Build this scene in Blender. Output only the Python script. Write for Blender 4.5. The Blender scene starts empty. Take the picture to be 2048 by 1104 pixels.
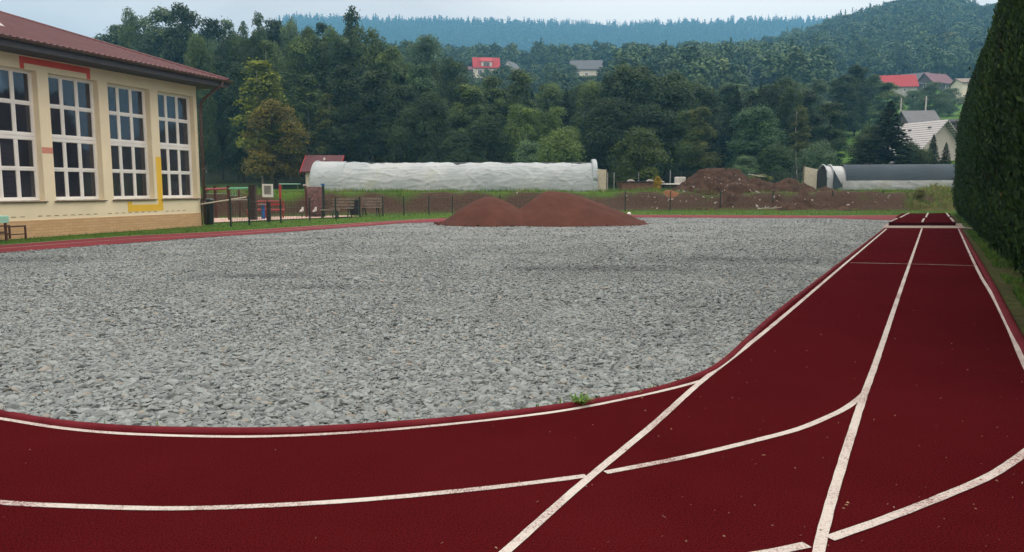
import bpy, math, random
import numpy as np
from mathutils import Vector, noise, geometry
rad = math.radians
scene = bpy.context.scene
COL = scene.collection

# ------------------------------------------------------------------ camera
FPX, CAMH, TILT = 1540.0, 1.47, math.atan((552 - 376) / 1540.0)
cd = bpy.data.cameras.new('camera'); cam = bpy.data.objects.new('camera', cd); COL.objects.link(cam)
cd.sensor_width = 36.0; cd.lens = 36.0 * FPX / 2048.0; cd.clip_start = 0.05; cd.clip_end = 9000
cam.location = (0, 0, CAMH); cam.rotation_euler = (rad(90) - TILT, 0, 0)
scene.camera = cam
scene.view_settings.view_transform = 'Standard'; scene.view_settings.look = 'None'
scene.view_settings.exposure = 0.0; scene.view_settings.gamma = 1.0
try: scene.view_settings.use_curve_mapping = False
except Exception: pass
scene.render.resolution_x, scene.render.resolution_y = 1024, 552
try:
    scene.cycles.max_bounces = 5; scene.cycles.diffuse_bounces = 2; scene.cycles.glossy_bounces = 2
    scene.cycles.transmission_bounces = 3; scene.cycles.volume_bounces = 0
    scene.cycles.use_denoising = True; scene.cycles.sample_clamp_indirect = 4
except Exception: pass

# ------------------------------------------------------------------ sky and sun
SUN_EL, SUN_AZ = rad(50), rad(42)          # azimuth to the right of straight ahead
sdir = Vector((math.sin(SUN_AZ) * math.cos(SUN_EL), math.cos(SUN_AZ) * math.cos(SUN_EL), math.sin(SUN_EL)))
world = bpy.data.worlds.new('World'); scene.world = world; world.use_nodes = True
nt = world.node_tree; nt.nodes.clear()
def W(t, **k):
    n = nt.nodes.new(t)
    for a, b in k.items(): setattr(n, a, b)
    return n
out = W('ShaderNodeOutputWorld'); bg = W('ShaderNodeBackground'); bg.inputs['Strength'].default_value = 0.15
sky = W('ShaderNodeTexSky'); sky.sky_type = 'NISHITA'; sky.sun_disc = False
sky.sun_elevation = SUN_EL; sky.sun_rotation = SUN_AZ; sky.dust_density = 3.0
tc = W('ShaderNodeTexCoord'); mp = W('ShaderNodeMapping'); mp.inputs['Scale'].default_value = (1.0, 1.0, 3.2)
nt.links.new(tc.outputs['Generated'], mp.inputs['Vector'])
nz = W('ShaderNodeTexNoise'); nz.inputs['Scale'].default_value = 3.4; nz.inputs['Detail'].default_value = 6
nz.inputs['Roughness'].default_value = 0.55; nz.inputs['Distortion'].default_value = 0.6
nt.links.new(mp.outputs[0], nz.inputs['Vector'])
cr = W('ShaderNodeValToRGB'); cr.color_ramp.elements[0].position = 0.42; cr.color_ramp.elements[1].position = 0.60
cr.color_ramp.elements[0].color = (9.0, 7.6, 6.7, 1); cr.color_ramp.elements[1].color = (10.2, 8.8, 7.8, 1)
nt.links.new(nz.outputs['Fac'], cr.inputs['Fac'])
# brighter, thinner cloud low to the right of the view
gd = Vector((math.sin(rad(17)), math.cos(rad(17)), 0.30)).normalized()
dt = W('ShaderNodeVectorMath', operation='DOT_PRODUCT'); dt.inputs[1].default_value = gd
nt.links.new(tc.outputs['Generated'], dt.inputs[0])
mr = W('ShaderNodeMapRange'); mr.inputs['From Min'].default_value = 0.90; mr.inputs['From Max'].default_value = 1.0
mr.interpolation_type = 'SMOOTHSTEP'
nt.links.new(dt.outputs['Value'], mr.inputs['Value'])
mx = W('ShaderNodeMix', data_type='RGBA'); mx.inputs['B'].default_value = (13.4, 11.7, 10.2, 1)
nt.links.new(mr.outputs[0], mx.inputs['Factor']); nt.links.new(cr.outputs['Color'], mx.inputs['A'])
m2 = W('ShaderNodeMix', data_type='RGBA'); m2.inputs['Factor'].default_value = 0.93
nt.links.new(sky.outputs[0], m2.inputs['A']); nt.links.new(mx.outputs['Result'], m2.inputs['B'])
sz = W('ShaderNodeSeparateXYZ'); nt.links.new(tc.outputs['Generated'], sz.inputs[0])
zm_ = W('ShaderNodeMapRange'); zm_.inputs['From Min'].default_value = .30; zm_.inputs['From Max'].default_value = .85
zm_.inputs['To Min'].default_value = .92; zm_.inputs['To Max'].default_value = 2.1; nt.links.new(sz.outputs[2], zm_.inputs['Value'])
vs_ = W('ShaderNodeVectorMath', operation='SCALE'); nt.links.new(m2.outputs['Result'], vs_.inputs[0]); nt.links.new(zm_.outputs[0], vs_.inputs['Scale'])
nt.links.new(vs_.outputs[0], bg.inputs['Color']); nt.links.new(bg.outputs[0], out.inputs['Surface'])
sl = bpy.data.lights.new('sun', 'SUN'); sl.energy = 1.1; sl.angle = rad(25); sl.color = (1.0, 0.96, 0.9)
so = bpy.data.objects.new('sun', sl); COL.objects.link(so)
so.rotation_euler = (-sdir).to_track_quat('-Z', 'Y').to_euler()

# ------------------------------------------------------------------ helpers
ST, CT = math.sin(TILT), math.cos(TILT)
def ray(px, py):
    a, b = (px - 1024) / FPX, (552 - py) / FPX
    return Vector((a, CT + ST * b, -ST + CT * b))
def gp(px, py, z=0.0):
    d = ray(px, py); t = (z - CAMH) / d.z
    return Vector((d.x * t, d.y * t, z))
def at(px, py, Y):
    d = ray(px, py); t = Y / d.y
    return Vector((d.x * t, Y, CAMH + d.z * t))
def xy(p): return (p[0], p[1])

class MB:
    def __init__(s): s.v = []; s.f = []
    def add(s, vs, fs):
        o = len(s.v); s.v += [tuple(v) for v in vs]; s.f += [tuple(i + o for i in f) for f in fs]; return s
    def box(s, x0, y0, z0, x1, y1, z1):
        return s.add([(x0,y0,z0),(x1,y0,z0),(x1,y1,z0),(x0,y1,z0),(x0,y0,z1),(x1,y0,z1),(x1,y1,z1),(x0,y1,z1)],
              [(0,3,2,1),(4,5,6,7),(0,1,5,4),(1,2,6,5),(2,3,7,6),(3,0,4,7)])
    def bbox(s, x0, y0, z0, x1, y1, z1, b=0.01):      # box with chamfered vertical and top edges
        pts = [(x0+b,y0),(x1-b,y0),(x1,y0+b),(x1,y1-b),(x1-b,y1),(x0+b,y1),(x0,y1-b),(x0,y0+b)]
        cx, cy = (x0+x1)/2, (y0+y1)/2
        ins = [(x + (b if x < cx else -b) * (1 if abs(x-cx) > 1e-9 else 0), y + (b if y < cy else -b)) for x, y in pts]
        v = [(x,y,z0) for x,y in pts] + [(x,y,z1-b) for x,y in pts] + [(x,y,z1) for x,y in ins]
        f = [tuple(range(7,-1,-1)), tuple(range(16,24))]
        for r in (0, 8):
            for i in range(8):
                j = (i+1) % 8; f.append((r+i, r+j, r+8+j, r+8+i))
        return s.add(v, f)
    def tube(s, pts, r, n=8, cap=True, r2=None):
        pts = [Vector(p) for p in pts]; m = len(pts); vs = []
        for i, p in enumerate(pts):
            t = (pts[min(i+1, m-1)] - pts[max(i-1, 0)]).normalized()
            a = t.cross(Vector((0,0,1)) if abs(t.z) < .95 else Vector((1,0,0))).normalized(); b = t.cross(a)
            rr = r if r2 is None else r + (r2 - r) * i / (m - 1)
            if isinstance(r, (list, tuple)): rr = r[i]
            for k in range(n):
                th = 2*math.pi*k/n; vs.append(p + a*math.cos(th)*rr + b*math.sin(th)*rr)
        fs = [(i*n+k, i*n+(k+1)%n, (i+1)*n+(k+1)%n, (i+1)*n+k) for i in range(m-1) for k in range(n)]
        if cap: fs += [tuple(range(n-1,-1,-1)), tuple(range((m-1)*n, m*n))]
        return s.add(vs, fs)
    def prism(s, poly, axis, a, b):      # poly in the two other axes
        def mk(u, w, t):
            return {'x': (t,u,w), 'y': (u,t,w), 'z': (u,w,t)}[axis]
        n = len(poly); vs = [mk(u,w,a) for u,w in poly] + [mk(u,w,b) for u,w in poly]
        fs = [tuple(range(n-1,-1,-1)), tuple(range(n, 2*n))] + [(i,(i+1)%n,n+(i+1)%n,n+i) for i in range(n)]
        return s.add(vs, fs)
    def shift(s, dx, dy, dz=0): s.v = [(x+dx,y+dy,z+dz) for x,y,z in s.v]; return s
    def build(s, name, mat, parent=None, smooth=False, off=None):
        if off is not None: s.shift(-off[0], -off[1], -off[2])
        me = bpy.data.meshes.new(name); me.from_pydata(s.v, [], s.f); me.validate(); me.update()
        o = bpy.data.objects.new(name, me); COL.objects.link(o)
        if mat: me.materials.append(mat)
        if smooth: me.polygons.foreach_set('use_smooth', [True]*len(me.polygons))
        o.parent = parent
        import bmesh
        bm = bmesh.new(); bm.from_mesh(me); bmesh.ops.recalc_face_normals(bm, faces=bm.faces); bm.to_mesh(me); bm.free()
        return o
def npmesh(name, V, F, mat, smooth=False, attrs=None):
    """V (n,3) F (m,k) equal sided faces"""
    V = np.asarray(V, np.float32); F = np.asarray(F, np.int32); m, k = F.shape
    me = bpy.data.meshes.new(name)
    me.vertices.add(len(V)); me.vertices.foreach_set('co', V.ravel())
    me.loops.add(m*k); me.loops.foreach_set('vertex_index', F.ravel())
    me.polygons.add(m); me.polygons.foreach_set('loop_start', np.arange(0, m*k, k, dtype=np.int32))
    try: me.polygons.foreach_set('loop_total', np.full(m, k, np.int32))
    except Exception: pass
    if attrs:
        for nm, (dom, arr) in attrs.items():
            a = me.attributes.new(nm, 'FLOAT', dom); a.data.foreach_set('value', np.asarray(arr, np.float32))
    me.polygons.foreach_set('use_smooth', np.full(m, smooth))
    me.update(calc_edges=True); me.validate()
    if mat: me.materials.append(mat)
    return me
def ob(name, me, parent=None, loc=(0,0,0)):
    o = bpy.data.objects.new(name, me); COL.objects.link(o); o.parent = parent; o.location = loc; return o
def tag(o, label=None, cat=None, group=None, kind=None):
    if label: o['label'] = label
    if cat: o['category'] = cat
    if group: o['group'] = group
    if kind: o['kind'] = kind
    return o
def empty(name, label, cat, loc=(0,0,0), rz=0, group=None):
    o = bpy.data.objects.new(name, None); COL.objects.link(o); o.location = loc; o.rotation_euler = (0,0,rz)
    o.empty_display_size = .3
    return tag(o, label, cat, group)
def copy_tree(o, parent=None):
    c = o.copy(); COL.objects.link(c); c.parent = parent
    for ch in list(o.children): copy_tree(ch, c)
    return c
def ngon(name, pts, z, mat, kind='structure', smooth=False):
    pts = [Vector((p[0], p[1], 0)) for p in pts]
    tri = geometry.tessellate_polygon([pts])
    m = MB(); m.add([(p.x, p.y, z) for p in pts], tri)
    m.f = [f if ((pts[f[1]]-pts[f[0]]).cross(pts[f[2]]-pts[f[0]])).z > 0 else f[::-1] for f in m.f]
    me = bpy.data.meshes.new(name); me.from_pydata(m.v, [], m.f); me.update(); me.materials.append(mat)
    return tag(ob(name, me), kind=kind)

# ------------------------------------------------------------------ materials
def newmat(name):
    m = bpy.data.materials.new(name); m.use_nodes = True; n = m.node_tree
    b = n.nodes['Principled BSDF']; return m, n, b
def N(n, t, **k):
    x = n.nodes.new(t)
    for a, b in k.items(): setattr(x, a, b)
    return x
def coords(n, scale=(1,1,1), kind='Object'):
    t = N(n, 'ShaderNodeTexCoord'); mp = N(n, 'ShaderNodeMapping'); mp.inputs['Scale'].default_value = scale
    n.links.new(t.outputs[kind], mp.inputs['Vector']); return mp.outputs[0]
def noise_n(n, vec, scale, detail=4, rough=.55):
    t = N(n, 'ShaderNodeTexNoise'); t.inputs['Scale'].default_value = scale; t.inputs['Detail'].default_value = detail
    t.inputs['Roughness'].default_value = rough; n.links.new(vec, t.inputs['Vector']); return t.outputs['Fac']
def ramp(n, fac, stops):
    r = N(n, 'ShaderNodeValToRGB'); e = r.color_ramp.elements
    e[0].position, e[0].color = stops[0][0], (*stops[0][1], 1)
    e[1].position, e[1].color = stops[-1][0], (*stops[-1][1], 1)
    for p, c in stops[1:-1]:
        q = e.new(p); q.color = (*c, 1)
    n.links.new(fac, r.inputs['Fac']); return r.outputs['Color']
def mixc(n, fac, a, b, mode='MIX'):
    x = N(n, 'ShaderNodeMix', data_type='RGBA', blend_type=mode)
    for s, v in (('Factor', fac), ('A', a), ('B', b)):
        if isinstance(v, (int, float)): x.inputs[s].default_value = v
        elif isinstance(v, tuple): x.inputs[s].default_value = (*v, 1)
        else: n.links.new(v, x.inputs[s])
    return x.outputs['Result']
def bump(n, b, h, strength=.3, dist=.01):
    x = N(n, 'ShaderNodeBump'); x.inputs['Strength'].default_value = strength; x.inputs['Distance'].default_value = dist
    n.links.new(h, x.inputs['Height']); n.links.new(x.outputs[0], b.inputs['Normal']); return x
def plain(name, c, rough=.6, var=.25, scale=3.0, metal=0, spec=.4, bscale=None, bstr=.2, bdist=.01):
    m, n, b = newmat(name); v = coords(n)
    f = noise_n(n, v, scale, 5, .6)
    lo = tuple(x*(1-var) for x in c); hi = tuple(min(1, x*(1+var)) for x in c)
    n.links.new(ramp(n, f, [(.3, lo), (.7, hi)]), b.inputs['Base Color'])
    b.inputs['Roughness'].default_value = rough; b.inputs['Metallic'].default_value = metal
    b.inputs['Specular IOR Level'].default_value = spec
    if bscale: bump(n, b, noise_n(n, v, bscale, 4, .6), bstr, bdist)
    return m
M = {}
DAMP = []
for (qx, qy, rx, ry, k_) in ((1190,537,1.6,.55,.75),(510,551,.9,.35,.7),(650,573,.8,.25,.5),(1470,519,2.0,.6,.5),(1400,613,.5,.18,.5),(30,519,1.3,.6,.6),(1210,658,.4,.15,.3),(560,478,1.6,.4,.35),(1320,668,.4,.18,.4),(1060,505,1.0,.3,.35)):
    c_ = gp(qx, qy); DAMP.append((c_.x, c_.y, rx, ry, k_))
M['cream'] = plain('cream_render', (.78,.70,.50), .9, .07, .7, spec=.2, bscale=60, bstr=.15, bdist=.004)
M['white_paint'] = plain('white_paint', (.84,.84,.80), .45, .06, 2)
M['brown_metal'] = plain('brown_metal', (.09,.055,.045), .45, .2, 4)
M['soffit'] = plain('dark_soffit', (.055,.057,.065), .7, .2, 3)
M['red_stripe'] = plain('red_wall_paint', (.72,.11,.08), .85, .06, 2)
M['pink_stripe'] = plain('pink_wall_paint', (.60,.26,.19), .85, .05, 2)
M['yellow_stripe'] = plain('yellow_wall_paint', (.78,.50,.05), .85, .05, 2)
M['dark_steel'] = plain('dark_green_steel', (.012,.028,.022), .5, .3, 6)
M['galv'] = plain('galvanised_steel', (.30,.31,.31), .45, .2, 6, metal=.5)
M['brown_steel'] = plain('brown_steel', (.075,.03,.022), .5, .3, 6)
M['red_steel'] = plain('red_steel', (.36,.035,.035), .45, .15, 6)
M['green_steel'] = plain('mint_steel', (.12,.42,.26), .45, .15, 6)
M['blue_steel'] = plain('blue_steel', (.02,.12,.34), .45, .15, 6)
M['mint'] = plain('mint_board', (.30,.55,.44), .6, .1, 4)
M['beige_board'] = plain('beige_board', (.50,.47,.38), .8, .15, 5)
M['grey_board'] = plain('grey_board', (.30,.31,.29), .8, .15, 5)
M['timber'] = plain('weathered_timber', (.19,.155,.12), .85, .35, 7)
M['rust_timber'] = plain('reddish_timber', (.17,.085,.06), .85, .35, 7)
M['dark_timber'] = plain('dark_timber', (.035,.025,.02), .85, .35, 7)
M['black_plastic'] = plain('black_plastic', (.012,.014,.015), .5, .2, 5)
M['mottle'] = plain('mottled_maroon_panel', (.15,.085,.085), .8, .5, 5)
M['stone_grey'] = plain('pale_stone', (.42,.41,.39), .85, .25, 9, bscale=20)
M['off_white'] = plain('off_white', (.70,.70,.68), .6, .1, 5)
M['concrete'] = plain('concrete_slab', (.25,.20,.17), .9, .15, 2, bscale=40)
M['bark'] = plain('tree_bark', (.055,.042,.032), .95, .4, 6, spec=.1, bscale=12, bstr=.6, bdist=.05)
M['birch_bark'] = plain('pale_bark', (.33,.31,.28), .9, .4, 5, spec=.1)
M['paving'] = plain('pinkish_paving', (.50,.36,.30), .9, .12, 2, bscale=20)
M['roof_grey'] = plain('grey_roof_sheet', (.12,.13,.14), .7, .15, 2, spec=.12)
M['roof_red'] = plain('red_roof_sheet', (.36,.045,.045), .7, .12, 2, spec=.12)
M['roof_plum'] = plain('plum_roof_sheet', (.17,.09,.105), .7, .15, 2, spec=.12)
M['wall_grey_or_shaded'] = plain('grey_or_shaded_house_wall', (.42,.41,.38), .9, .1, 1)
M['wall_cream'] = plain('pale_house_wall', (.72,.68,.55), .9, .08, 1)
M['wall_dark'] = plain('timber_house_wall', (.10,.095,.09), .9, .2, 3)

def glass_mat():
    m, n, b = newmat('window_glass'); v = coords(n)
    f = noise_n(n, v, .9, 3, .5)
    n.links.new(ramp(n, f, [(.35, (.045,.045,.060)), (.7, (.09,.09,.115))]), b.inputs['Base Color'])
    b.inputs['Roughness'].default_value = .06; b.inputs['Specular IOR Level'].default_value = .6
    tr = N(n, 'ShaderNodeBsdfTransparent'); tr.inputs['Color'].default_value = (.78,.80,.84,1)
    gl = N(n, 'ShaderNodeBsdfGlossy'); gl.inputs['Roughness'].default_value = .03; fr = N(n, 'ShaderNodeFresnel'); fr.inputs['IOR'].default_value = 1.55
    bp = N(n, 'ShaderNodeBump'); bp.inputs['Strength'].default_value = .05; bp.inputs['Distance'].default_value = .05; n.links.new(noise_n(n, v, 1.3, 1), bp.inputs['Height']); n.links.new(bp.outputs[0], gl.inputs['Normal'])
    m1 = N(n, 'ShaderNodeMixShader'); m1.inputs[0].default_value = .5; n.links.new(tr.outputs[0], m1.inputs[1]); n.links.new(b.outputs[0], m1.inputs[2])
    m3 = N(n, 'ShaderNodeMixShader'); n.links.new(fr.outputs[0], m3.inputs[0]); n.links.new(m1.outputs[0], m3.inputs[1]); n.links.new(gl.outputs[0], m3.inputs[2])
    n.links.new(m3.outputs[0], n.nodes['Material Output'].inputs['Surface']); return m
M['glass'] = glass_mat()
def brick_mat(name, c1, c2, mort, sc, bw, bh, ms=.012, axis='x'):
    m, n, b = newmat(name); t = N(n, 'ShaderNodeTexCoord'); mp = N(n, 'ShaderNodeMapping')
    mp.inputs['Rotation'].default_value = (rad(90), 0, 0) if axis == 'x' else (0, 0, 0)
    n.links.new(t.outputs['Object'], mp.inputs['Vector'])
    k = N(n, 'ShaderNodeTexBrick'); k.inputs['Scale'].default_value = sc
    k.inputs['Brick Width'].default_value = bw; k.inputs['Row Height'].default_value = bh; k.inputs['Mortar Size'].default_value = ms
    k.inputs['Color1'].default_value = (*c1,1); k.inputs['Color2'].default_value = (*c2,1); k.inputs['Mortar'].default_value = (*mort,1)
    n.links.new(mp.outputs[0], k.inputs['Vector']); n.links.new(k.outputs['Color'], b.inputs['Base Color'])
    b.inputs['Roughness'].default_value = .9; bump(n, b, k.outputs['Fac'], -.3, .008); return m
M['plinth'] = brick_mat('tan_plinth_brick', (.53,.34,.17), (.60,.40,.21), (.42,.28,.16), 1.0, .3, .09, .006)

def track_mat():
    m, n, b = newmat('red_track_rubber'); v = coords(n)
    big = ramp(n, noise_n(n, v, .45, 6, .72), [(.36,(0,0,0)),(.62,(1,1,1))]); mid = noise_n(n, v, 2.2, 6, .65); fine = noise_n(n, v, 130, 2, .8)
    base = ramp(n, mid, [(.3, (.021,.0009,.0015)), (.72, (.038,.0018,.0029))])
    base = mixc(n, big, base, mixc(n, .8, base, (.058,.0048,.0062)))
    base = mixc(n, ramp(n, fine, [(.36, (0,0,0)), (.68, (1,1,1))]), mixc(n, .6, base, (.004,.0004,.0006)), mixc(n, .6, base, (.12,.012,.015)))
    vo = N(n, 'ShaderNodeTexVoronoi'); vo.inputs['Scale'].default_value = 16; n.links.new(v, vo.inputs['Vector'])
    d = ramp(n, vo.outputs['Distance'], [(.035, (1,1,1)), (.055, (0,0,0))])
    base = mixc(n, d, base, (.02,.002,.003))
    n.links.new(base, b.inputs['Base Color']); b.inputs['Roughness'].default_value = .78
    b.inputs['Specular IOR Level'].default_value = .0
    bump(n, b, fine, .4, .004); return m
M['track'] = track_mat()
def kerb_mat():
    m, n, b = newmat('red_kerb_rubber'); v = coords(n)
    base = ramp(n, noise_n(n, v, 2.5, 7, .7), [(.3, (.070,.0075,.011)), (.55, (.115,.014,.020)), (.75, (.075,.024,.022))])
    n.links.new(base, b.inputs['Base Color']); b.inputs['Roughness'].default_value = .8; b.inputs['Specular IOR Level'].default_value = .03
    bump(n, b, noise_n(n, v, 70, 3, .7), .5, .006); return m
M['kerb'] = kerb_mat()
M['track_glare'] = plain('red_track_painted_glare', (.150,.024,.030), .85, .2, 1.2, spec=.1, bscale=60)  # paler red carries the grazing sky glare of the far track in its colour
def line_mat():
    m, n, b = newmat('worn_white_line'); v = coords(n)
    w = noise_n(n, v, 110, 3, .8); w2 = noise_n(n, v, 1.6, 4, .6)
    mul = N(n, 'ShaderNodeMath', operation='ADD'); n.links.new(w, mul.inputs[0])
    s2 = N(n, 'ShaderNodeMath', operation='MULTIPLY'); n.links.new(w2, s2.inputs[0]); s2.inputs[1].default_value = .55
    n.links.new(s2.outputs[0], mul.inputs[1])
    base = ramp(n, mul.outputs[0], [(.61, (.10,.015,.018)), (.70, (.36,.31,.29)), (.84, (.47,.45,.41))])
    n.links.new(base, b.inputs['Base Color']); b.inputs['Roughness'].default_value = .8; b.inputs['Specular IOR Level'].default_value = .2
    bump(n, b, w, .6, .004); return m
M['line'] = line_mat()
def gravel_ground():
    m, n, b = newmat('grey_gravel_bed'); v = coords(n)
    vo = N(n, 'ShaderNodeTexVoronoi'); vo.inputs['Scale'].default_value = 17; n.links.new(v, vo.inputs['Vector'])
    sep = N(n, 'ShaderNodeSeparateColor'); n.links.new(vo.outputs['Color'], sep.inputs[0])
    c = ramp(n, sep.outputs[0], [(.0, (.17,.188,.186)), (.5, (.215,.238,.233)), (1., (.265,.295,.285))])
    e = ramp(n, vo.outputs['Distance'], [(.3, (1,1,1)), (.75, (.6,.6,.6))])
    c = mixc(n, 1.0, c, e, 'MULTIPLY')
    big = noise_n(n, v, .35, 4, .6)
    c = mixc(n, ramp(n, big, [(.35,(0,0,0)),(.7,(.22,.22,.22))]), c, (.235,.255,.248))
    prev = None                       # damp low spots
    for (x_, y_, rx_, ry_, k_) in DAMP:
        s1 = N(n, 'ShaderNodeVectorMath', operation='SUBTRACT'); n.links.new(v, s1.inputs[0]); s1.inputs[1].default_value = (x_, y_, 0)
        s2 = N(n, 'ShaderNodeVectorMath', operation='MULTIPLY'); n.links.new(s1.outputs[0], s2.inputs[0]); s2.inputs[1].default_value = (1/rx_, 1/ry_, 0)
        s3 = N(n, 'ShaderNodeVectorMath', operation='LENGTH'); n.links.new(s2.outputs[0], s3.inputs[0])
        s4 = N(n, 'ShaderNodeMapRange'); s4.inputs['From Min'].default_value = .3; s4.inputs['From Max'].default_value = 1.5; s4.inputs['To Min'].default_value = k_; s4.inputs['To Max'].default_value = 0
        n.links.new(s3.outputs['Value'], s4.inputs['Value'])
        if prev is None: prev = s4.outputs[0]
        else:
            mm = N(n, 'ShaderNodeMath', operation='MAXIMUM'); n.links.new(prev, mm.inputs[0]); n.links.new(s4.outputs[0], mm.inputs[1]); prev = mm.outputs[0]
    c = mixc(n, prev, c, (.075,.083,.088))
    n.links.new(c, b.inputs['Base Color']); b.inputs['Roughness'].default_value = .85; b.inputs['Specular IOR Level'].default_value = .25
    bump(n, b, vo.outputs['Distance'], -.8, .03); return m
M['gravel_bed'] = gravel_ground()
def stone_mat(name='crushed_stone', lo=(.115,.136,.140), hi=(.25,.293,.292), warm=(.24,.235,.205)):
    m, n, b = newmat(name); oi = N(n, 'ShaderNodeObjectInfo')
    c = ramp(n, oi.outputs['Random'], [(0, lo), (.25, tuple((a*.6+q*.4) for a, q in zip(lo, hi))), (.93, hi), (.96, warm), (1, warm)])
    g = N(n, 'ShaderNodeNewGeometry')
    vv = N(n, 'ShaderNodeMapping'); n.links.new(g.outputs['Position'], vv.inputs['Vector'])
    # patches where the stone lies damp and darker
    wet = noise_n(n, vv.outputs[0], .23, 3, .55)
    at_ = N(n, 'ShaderNodeAttribute', attribute_name='damp', attribute_type='INSTANCER')
    c = mixc(n, ramp(n, wet, [(.33,(.18,.18,.18)),(.55,(0,0,0))]), c, (.16,.175,.18))
    c = mixc(n, at_.outputs['Fac'], c, (.055,.062,.068))
    c = mixc(n, .5, c, ramp(n, noise_n(n, vv.outputs[0], 45, 3, .6), [(.3,(.55,.55,.55)),(.7,(1,1,1))]), 'MULTIPLY')
    n.links.new(c, b.inputs['Base Color']); b.inputs['Roughness'].default_value = .75; b.inputs['Specular IOR Level'].default_value = .3
    return m
M['stone'] = stone_mat()
def ground_mat():
    m, n, b = newmat('grass_and_soil_ground'); v = coords(n)
    n1 = noise_n(n, v, .6, 6, .65); n2 = noise_n(n, v, 9, 5, .7)
    grass = ramp(n, n1, [(.3, (.045,.11,.012)), (.55, (.075,.16,.016)), (.75, (.13,.17,.028))])
    grass = mixc(n, ramp(n, n2, [(.35,(.6,.6,.6)),(.7,(0,0,0))]), grass, (.035,.065,.012))
    soil = ramp(n, n2, [(.25, (.019,.012,.008)), (.5, (.054,.033,.021)), (.72, (.10,.067,.045)), (.82, (.18,.155,.13))])
    forest = ramp(n, n1, [(.3, (.012,.020,.008)), (.7, (.035,.045,.018))])
    meadow = ramp(n, n1, [(.3, (.045,.115,.014)), (.7, (.075,.155,.020))])
    a1 = N(n, 'ShaderNodeAttribute', attribute_name='soil'); a2 = N(n, 'ShaderNodeAttribute', attribute_name='wood'); a3 = N(n, 'ShaderNodeAttribute', attribute_name='meadow')
    c = mixc(n, a2.outputs['Fac'], grass, forest); c = mixc(n, a3.outputs['Fac'], c, meadow); c = mixc(n, a1.outputs['Fac'], c, soil)
    n.links.new(c, b.inputs['Base Color']); b.inputs['Roughness'].default_value = .95; b.inputs['Specular IOR Level'].default_value = .1
    bump(n, b, n2, .8, .12); return m
M['ground'] = ground_mat()
def pile_mat(name, c1, c2, c3, sc=5, bd=.05):
    m, n, b = newmat(name); v = coords(n)
    a = noise_n(n, v, sc, 7, .72)
    c = ramp(n, a, [(.3, c1), (.55, c2), (.75, c3)])
    n.links.new(c, b.inputs['Base Color']); b.inputs['Roughness'].default_value = .95; b.inputs['Specular IOR Level'].default_value = .1
    bump(n, b, noise_n(n, v, sc*9, 5, .75), .7, bd); return m
M['red_gravel'] = pile_mat('red_crushed_brick', (.058,.025,.017), (.082,.033,.023), (.102,.043,.029), .9, .02)
M['soil'] = pile_mat('brown_excavated_soil', (.022,.012,.008), (.058,.034,.022), (.11,.073,.05), 1.6, .06)
M['dry_mound'] = pile_mat('ochre_grass_mound', (.035,.045,.014), (.075,.072,.025), (.12,.105,.042), 1.4, .06)
M['orange_sand'] = pile_mat('orange_sand', (.13,.062,.030), (.17,.080,.038), (.21,.11,.06), 2, .02)
def film_mat(name, hi, lo, dirty, trans=.0):
    m, n, b = newmat(name); v = coords(n, (1,1,1))
    f = noise_n(n, v, .35, 4, .6)
    vs = coords(n, (.5, 2.2, 1.6)); w = noise_n(n, vs, 2.4, 6, .62)
    c = ramp(n, f, [(.3, lo), (.62, hi), (.8, dirty)])
    n.links.new(c, b.inputs['Base Color']); b.inputs['Roughness'].default_value = .42; b.inputs['Specular IOR Level'].default_value = .5
    bump(n, b, w, .5, .12); return m
M['film'] = film_mat('white_plastic_film', (.34,.385,.395), (.23,.285,.30), (.31,.35,.29))
M['film_grey'] = film_mat('grey_plastic_film', (.30,.335,.345), (.22,.25,.26), (.28,.30,.27))
M['film_dark'] = film_mat('dark_shade_net', (.052,.070,.085), (.038,.053,.066), (.06,.072,.08))
M['film_dark'].node_tree.nodes['Principled BSDF'].inputs['Specular IOR Level'].default_value = .08; M['film_dark'].node_tree.nodes['Principled BSDF'].inputs['Roughness'].default_value = .85
M['net_black'] = plain('black_net', (.01,.012,.014), .8, .2, 5)
def tile_roof():
    m, n, b = newmat('brown_red_metal_tile'); v = coords(n)
    n.links.new(ramp(n, noise_n(n, v, 1.2, 5, .6), [(.3, (.080,.028,.032)), (.7, (.118,.040,.045))]), b.inputs['Base Color'])
    b.inputs['Roughness'].default_value = .6; b.inputs['Specular IOR Level'].default_value = .25; return m
M['tile'] = tile_roof()
def striped_roof():
    m, n, b = newmat('pale_striped_roof'); v = coords(n)
    s = N(n, 'ShaderNodeSeparateXYZ'); n.links.new(v, s.inputs[0])
    w = N(n, 'ShaderNodeMath', operation='MULTIPLY'); n.links.new(s.outputs[1], w.inputs[0]); w.inputs[1].default_value = 3.3
    fr = N(n, 'ShaderNodeMath', operation='FRACT'); n.links.new(w.outputs[0], fr.inputs[0])
    c = ramp(n, fr.outputs[0], [(.0, (.05,.05,.05)), (.22, (.06,.06,.06)), (.28, (.36,.37,.37)), (1, (.40,.40,.40))])
    n.links.new(c, b.inputs['Base Color']); b.inputs['Roughness'].default_value = .6; return m
M['striped'] = striped_roof()

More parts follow.
